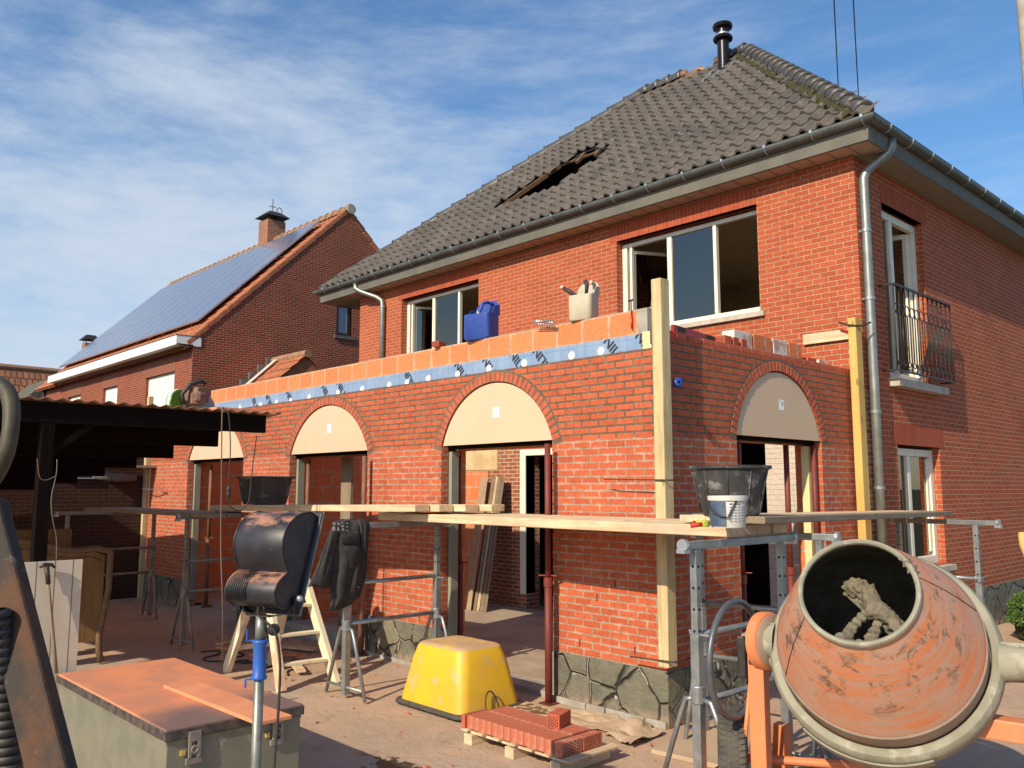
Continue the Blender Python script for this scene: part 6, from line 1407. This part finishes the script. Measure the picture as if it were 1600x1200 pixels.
# ================================================================== CONCRETE MIXER
MXC = Vector((-2.068, 4.690, 1.022)); aaz, ael = radians(-74.8), radians(32.1)
ma = Vector((cos(ael)*cos(aaz), cos(ael)*sin(aaz), sin(ael))); mp_ = Vector((0, 0, 1)).cross(ma).normalized(); mu = ma.cross(mp_)
mix = thing('concrete_mixer', 'worn orange concrete mixer with its drum tipped open and crusted with mortar', 'mixer', (-2.1, 4.8, 0))
drum_prof = [(.001, -.50), (.20, -.49), (.34, -.42), (.44, -.30), (.50, -.16), (.515, -.05), (.515, .045), (.514, .07), (.514, .165), (.507, .175), (.492, .215), (.445, .34), (.388, .475), (.326, .602), (.287, .675), (.268, .712)]
def mixmesh(name, prof_, m, parent=mix, n=72, zshift=0, cap=(False, False)):
    """mesh whose local z is the drum axis"""
    b = MB(); b.lathe([(r, h) for r, h in prof_], (0, 0, 0), (0, 0, 1), n, cap=cap); o = b.build(name, m); smooth_by_angle(o, 35)
    Rm = Matrix((mp_, mu, ma)).transposed(); o.parent = parent; o.location = MXC-worg(parent); o.rotation_euler = Rm.to_euler(); return o
drum = mixmesh('drum', drum_prof[9:], 'drum'); 
mixmesh('drum_bowl', drum_prof[:7], 'orange')
mixmesh('drum_band', [(.512, .045), (.517, .055), (.517, .168), (.508, .178)], 'drum_band')
mixmesh('drum_inside', [(.262, .712), (.28, .66), (.32, .58), (.38, .45), (.46, .25), (.495, .10), (.49, -.1), (.43, -.28), (.30, -.41), (.001, -.47)], 'drum_in')
mixmesh('mouth_rim', [(.268, .700), (.278, .705), (.283, .716), (.278, .728), (.266, .731), (.258, .724), (.256, .712), (.262, .704)], 'hoop')
hoop = mixmesh('hoop', [(.522, .052), (.528, .062), (.545, .066), (.565, .060), (.580, .040), (.586, .005), (.582, -.045), (.570, -.072), (.555, -.085), (.530, -.088), (.522, -.07), (.519, .0), (.522, .052)], 'hoop')
def mloc(p, u, a): return MXC+mp_*p+mu*u+ma*a
b = MB()      # crust lumps on the rim
for i in range(26):
    t = radians(38+jit(9)) if i < 16 else random.uniform(0, 6.28); p = mloc(.27*cos(t)+jit(.008), .27*sin(t)+jit(.008), .715+jit(.012)); s_ = random.uniform(.007, .02) if i < 16 else .006
    b.obox(p, (Vector((1, jit(.6), jit(.6))), Vector((jit(.6), 1, jit(.6))), Vector((jit(.5), jit(.5), 1))), (s_, s_*.8, s_*.6))
o = b.build('rim_crust', 'mortar', mix, bevel=.003)
# seam on the drum and hoop segment joint
for t in (radians(22), radians(-150)):
    P = [mloc(r*cos(t)*1.003, r*sin(t)*1.003, h) for r, h in drum_prof[9:]]; b = MB(); b.tube(P, .0028, 5); b.build('drum_seam', 'rust', mix, smooth=True)
b = MB()
t0 = -150
P1_ = []
for k in range(21):
    t = radians(-128+k*3.2); P1_.append([mloc(r*cos(t), r*sin(t), h) for r, h in ((.588, .02), (.597, .015), (.597, -.045), (.586, -.05))])
b.loft(P1_); b.build('hoop_joint_plate', 'hoop', mix, bevel=.002)
# hubs
for s_ in (-1, 1):
    b = MB(); b.lathe([(.105, .555), (.098, .58), (.088, .60), (.083, .635), (.088, .638)] if s_ < 0 else [(.10, .555), (.09, .60), (.085, .67), (.09, .675)], MXC, mp_*s_, 28, cap=(False, True))
    smooth_by_angle(b.build('hub', 'hoop', mix), 40)
b = MB()
for s_ in (-1, 1):
    for u in (.075, ): b.obox(mloc(s_*.615, u, .03), (mp_, mu, ma), (.06, .018, .02))
    b.lathe([(.0005, -.012), (.014, -.012), (.014, .012), (.0005, .012)], mloc(s_*.66, .075, .055), ma, 6)
b.build('grease_bolt', 'hoop', mix, bevel=.004)
# yoke disc and frame on both sides
lh, rh = MXC-mp_*.735, MXC+mp_*.74
dka = Vector((cos(radians(-4)), sin(radians(-4)), .06)).normalized(); dkc = MXC-mp_*.585
b = MB(); b.lathe([(.0005, .0), (.148, .0), (.160, -.006), (.165, -.012), (.165, -.060), (.148, -.067), (.0005, -.068)], dkc, dka, 40); dk = b.build('tilt_disc', 'orange', mix); smooth_by_angle(dk, 35)
b = MB(); b.lathe([(.0005, .004), (.140, .004), (.143, .0)], dkc, dka, 40); b.build('disc_face', 'drum_band', dk, smooth=True)
b = MB(); b.lathe([(.0005, .014), (.044, .014), (.046, .0)], dkc+Vector((0, 0, -.105)), dka, 24); b.build('disc_boss', 'drum_band', dk, smooth=True)
lhx = MXC-mp_*.665
b = MB(); b.obox(lhx+Vector((0, 0, -.62))-ma*0, (mp_, (Vector((0, 0, 1)).cross(mp_)), (0, 0, 1)), (.045, .06, .56)); b.build('left_upright', 'orange', mix, bevel=.006)
b = MB(); b.obox(lhx-mp_*.03+Vector((0, 0, .03)), (mp_, Vector((0, 0, 1)).cross(mp_), (0, 0, 1)), (.05, .045, .006)); b.build('cap_plate', 'drum_band', mix)
b = MB(); b.tube([lhx-mp_*.05+Vector((0, 0, -.25)), lhx-mp_*.13+Vector((0, 0, -.85))], .013, 8); b.build('tilt_rod', 'orange', mix, smooth=True)
b = MB(); b.obox(lhx-mp_*.09+Vector((0, 0, -.10)), (mp_, Vector((0, 0, 1)).cross(mp_), (0, 0, 1)), (.025, .03, .12)); b.build('gear_rack', 'iron', mix, bevel=.01)
q0 = Vector((0, 0, 1)).cross(mp_).normalized()
b = MB(); rb = MXC+mp_*.80
b.lathe([(.0005, .0), (.12, .0), (.135, .01), (.135, .09), (.12, .10), (.0005, .10)], MXC+mp_*.70, mp_, 36); smooth_by_angle(b.build('gear_cover', 'orange', mix))
b = MB(); b.obox(rb+Vector((0, 0, -.55)), (mp_, q0, (0, 0, 1)), (.045, .06, .48)); b.build('right_upright', 'orange', mix, bevel=.006)
b = MB(); b.bar(MXC-mp_*.73+Vector((0, 0, -.90))-q0*0, MXC+mp_*.84+Vector((0, 0, -.72)), .09, .08); b.build('cross_beam', 'orange', mix, bevel=.006)
b = MB(); b.bar(MXC+mp_*.35-q0*.05+Vector((0, 0, -.30)), MXC+mp_*.95+Vector((0, 0, -.33)), .13, .10); b.build('rear_beam', 'orange', mix, bevel=.008)
for s_, lo_ in ((-1, 'front'), (1, 'rear')):
    b = MB(); b.bar(MXC-mp_*.73+Vector((0, 0, -.90)), Vector(((MXC-mp_*.70+q0*.55*s_).x, (MXC-mp_*.70+q0*.55*s_).y, .02)), .05, .05); b.build('leg', 'orange', mix, bevel=.004)
# hand wheel left of the disc
hw_c = PX(1146, 1024, -2.62); hv = Vector((-.83, -.35, .0)).normalized(); hv = (mp_*-1+Vector((0, 0, 0))).normalized()
hu = Vector((0, 0, 1)); hq = hu.cross(hv).normalized()
hwr = .325; hv = Vector((cos(radians(6)), sin(radians(6)), 0)); hq = hu.cross(hv).normalized(); rv_ = ray(1150, 1029); hc_ = Vector((0, 0, CAMH))+rv_*(4.95/FPX)
b = MB(); b.tube(arc(hc_, hwr, 0, 360, 48, hq, hu)[:-1], .019, 10, closed=True); hwl = b.build('hand_wheel', 'wheelgrey', mix, smooth=True)
b = MB()
b.tube([hc_+hv*.12, hc_+hq*hwr], .010, 8)
b.lathe([(.0005, .09), (.026, .09), (.026, .13), (.0005, .13)], hc_, hv, 16); b.build('spoke', 'wheelgrey', hwl, smooth=True)
# road wheel with tyre
def wheel(c, a, lab=None):
    c, a = Vector(c), Vector(a).normalized(); b = MB()
    b.lathe([(.17, -.075), (.20, -.085), (.255, -.085), (.285, -.07), (.295, -.035), (.297, 0), (.295, .035), (.285, .07), (.255, .085), (.20, .085), (.17, .075)], c, a, 48)
    ty = b.build('tyre', 'rubber', mix); smooth_by_angle(ty, 50)
    b = MB(); u = a.cross(Vector((0, 0, 1))).normalized(); v = a.cross(u)
    for i in range(54):
        t = 2*pi*i/54; rd = u*cos(t)+v*sin(t); tn = a.cross(rd)
        for k, w in ((-.052, .018), (-.018, .013), (.018, .013), (.052, .018)):
            sk = .35 if k < 0 else -.35; b.obox(c+rd*(.2955-abs(k)*.08)+a*k+tn*(.006 if k in (-.018, .052) else -.006), (rd, (a+tn*sk).normalized(), (tn-a*sk).normalized()), (.006, w, .0115))
    b.build('tread', 'rubber', ty)
    b = MB(); b.lathe([(.17, -.07), (.165, -.05), (.12, -.035), (.05, -.045), (.0005, -.05)], c, a, 36); b.lathe([(.17, .07), (.165, .05), (.12, .035), (.05, .045), (.0005, .05)], c, a, 36); smooth_by_angle(b.build('rim', 'orange', ty))
wheel((-2.96, 4.62, .300), (mp_+q0*.30)); wheel((-1.45, 5.6, .300), (mp_+q0*.1))
b = MB(); b.tube([(-2.96, 4.62, .30), (-1.45, 5.6, .30)], .025, 10); b.build('axle', 'orange', mix)
# front socket of the tow bar seen beside the trestle foot
b = MB(); p = PX(1222, 1165, -2.9); b.box(p.x-.045, p.x+.045, p.y-.045, p.y+.045, .02, .42); b.build('prop_socket', 'orange', mix, bevel=.004)
# mortar and paddle inside
def lumpmesh(name, pts, m, parent, amp=.35, seg=14):
    b = MB()
    for p, r in pts:
        st = len(b.b.verts); ret = bmesh.ops.create_icosphere(b.b, subdivisions=3, radius=1.0)
        for v in ret['verts']:
            d_ = v.co.normalized(); k = 1+amp*noise.noise(d_*2.1+Vector(p)*7)+amp*.6*noise.noise(d_*5+Vector(p)*11)+amp*.35*noise.noise(d_*11+Vector(p)*5); v.co = Vector(p)+d_*(r*k)
    o = b.build(name, m, parent, smooth=True); md = o.modifiers.new('r', 'REMESH'); md.mode = 'VOXEL'; md.voxel_size = .0065; md.use_smooth_shade = True; return o
paddle = [(-.085, .165, .50, .048), (-.045, .155, .52, .045), (.0, .13, .53, .04), (.015, .09, .54, .045), (.02, .055, .55, .04), (.045, .03, .56, .052), (.075, .02, .56, .045), (.11, -.01, .57, .04), (.135, -.05, .57, .035), (.16, -.085, .575, .032), (.175, -.10, .575, .025)]
lumpmesh('paddle_mortar', [(mloc(p, u, a-.10), r*1.05) for p, u, a, r in paddle], 'mortar', mix, .55)
lumpmesh('mortar', [(mloc(-.14+.035*i+jit(.01), -.225-.008*sin(i)+jit(.01)-(.01 if 2 < i < 7 else 0), .62+jit(.02)), .030+jit(.008)) for i in range(9)]+[(mloc(.02*k-.16, -.25+.004*abs(k-8), .53-.006*abs(k-8)), .055+jit(.012)) for k in range(17)]+[(mloc(-.005, .0, .46), .025), (mloc(-.015, -.04, .50), .026), (mloc(-.03, -.08, .53), .025), (mloc(-.045, -.125, .56), .028), (mloc(-.06, -.17, .58), .03), (mloc(-.09, -.2, .6), .03), (mloc(.06, -.07, .50), .025), (mloc(.055, -.12, .53), .03), (mloc(.05, -.17, .56), .035), (mloc(.06, -.21, .6), .035)], 'mortar', mix, .5)
b = MB(); b.bar(mloc(-.09, .17, .38), mloc(.18, -.10, .46), .10, .012, ma); b.bar(mloc(0, .06, .1), mloc(-.0, .05, .44), .05, .012, mp_); b.build('paddle', 'drum_in', mix)

# ================================================================== RUSTY MACHINE AT THE LEFT EDGE
rm = thing('rusty_machine', 'rusty steel machine frame with bent handle close by at the left edge', 'machine', (-2.0, .2, 0))
def dp(x, y, d): r = ray(x, y); return Vector((0, 0, CAMH))+r*(d/FPX)
A, B = dp(-22, 790, 1.62), dp(90, 1240, 1.42)
B = A+(B-A)*((A.z-.0)/(A.z-B.z)); dv = (B-A).normalized(); b = MB(); b.bar(A, B, .072, .035, _F.cross(dv).cross(dv)); b.build('beam', 'rust', rm, bevel=.006)
b = MB(); 
for i in range(19):
    t = i/18; p = dp(-6+22*t, 960+250*t, 1.50); b.lathe([(.017, -.008), (.0235, -.004), (.0235, .004), (.017, .008)], p, (dp(16, 1210, 1.5)-dp(-6, 960, 1.5)), 18)
b.tube([dp(-6, 960, 1.5), dp(16, 1210, 1.5)], .020, 10); b.build('ribbed_hose', 'spring', rm, smooth=True)
H = [dp(-66, 602, 1.7), dp(-20, 596, 1.68), dp(4, 600, 1.66), dp(17, 618, 1.64), dp(19, 650, 1.62), dp(15, 690, 1.6), dp(4, 725, 1.6), dp(-25, 770, 1.6)]
b = MB(); b.tube(H, [.016, .016, .0165, .0165, .0155, .015, .017, .017], 14); b.build('handle', 'olive', rm, smooth=True, sub=1)
b = MB(); b.prism([dp(x, y, 1.75) for x, y in ((-60, 860), (8, 880), (30, 1010), (70, 1300), (150, 2150), (-60, 2150))], _F*.01); b.build('guard_plate', 'tanpaint', rm, bevel=.004)

# ================================================================== HEDGE, WIRES, LAMP POST, HANDLE
def hedge(c, sx, sy, h, label, n=5200):
    t = thing('box_hedge', label, 'hedge', (c[0], c[1], 0)); random.seed(21); b = MB()
    for i in range(n):
        th = random.uniform(0, 2*pi); ph = math.acos(random.uniform(-.3, 1)); k = random.uniform(.86, 1.03)+.07*noise.noise(Vector((th*2, ph*3, 0)))
        p = Vector((c[0]+sx*k*sin(ph)**.7*cos(th), c[1]+sy*k*abs(sin(ph))**.7*sin(th), h*(.48+.52*k*cos(ph))))
        s_ = random.uniform(.011, .020); u = Vector((jit(1), jit(1), jit(1))).normalized(); v = u.cross(Vector((jit(1), jit(1), jit(1)))).normalized()
        b.quad(p-u*s_, p+v*s_*.6, p+u*s_, p-v*s_*.6)
    b.build('foliage', 'leaf', t)
    b = MB(); b.lathe([(.0005, .02), (sx*.8, .03), (sx*.88, h*.5), (sx*.6, h*.85), (.0005, h*.92)], c, (0, 0, 1), 16); b.build('twigs', 'leafd', t)
    return t
hedge((-3.36, 12.35, 0), .40, .50, .62, 'small clipped green hedge bush at the foot of the side wall', 6500)
hedge((-3.36, 13.35, 0), .40, .55, .58, 'second green bush continuing the planting behind the first by the side wall', 4000)
for i, ((xa, ya), (xb, yb)) in enumerate((((1300, -60), (1311, 160)), ((1330, -60), (1344, 200)))):
    a, c = PZ(xa, ya, 9.5), PZ(xb, yb, 9.5); d_ = (c-a); b = MB(); b.tube([a-d_*2.5, c+d_*7], .011, 5); tag(b.build('overhead_wire', 'iron'), ('left' if i == 0 else 'right')+' of the two thin overhead wires crossing the sky above the hipped roof', 'wire', 'overhead wires')
lp_ = thing('utility_pole', 'pale grey concrete pole cut off by the top right corner of the picture', 'pole', (.6, 8.5, 0))
a, c = PY(1594, 40, 9.0), PY(1606, 130, 9.0)
b = MB(); b.tube([(a.x+.06, 9.0, 0), (a.x+.06, 9.0, 6.2), (a.x+.035, 9.0, 8.5)], [.10, .075, .055], 14); b.build('shaft', 'concrete', lp_, smooth=True)
b = MB(); a, c = PZ(1596, 835, 1.50), PZ(1640, 930, 1.0); b.tube([dp(1597, 832, 4.9), dp(1600, 850, 4.88), dp(1622, 905, 4.8), dp(1700, 1150, 4.5)], [.022, .026, .028, .028], 12); tag(b.build('shovel', 'post_yel', smooth=True), 'worn wooden tool handle poking in at the right edge beyond the mixer', 'tool handle')
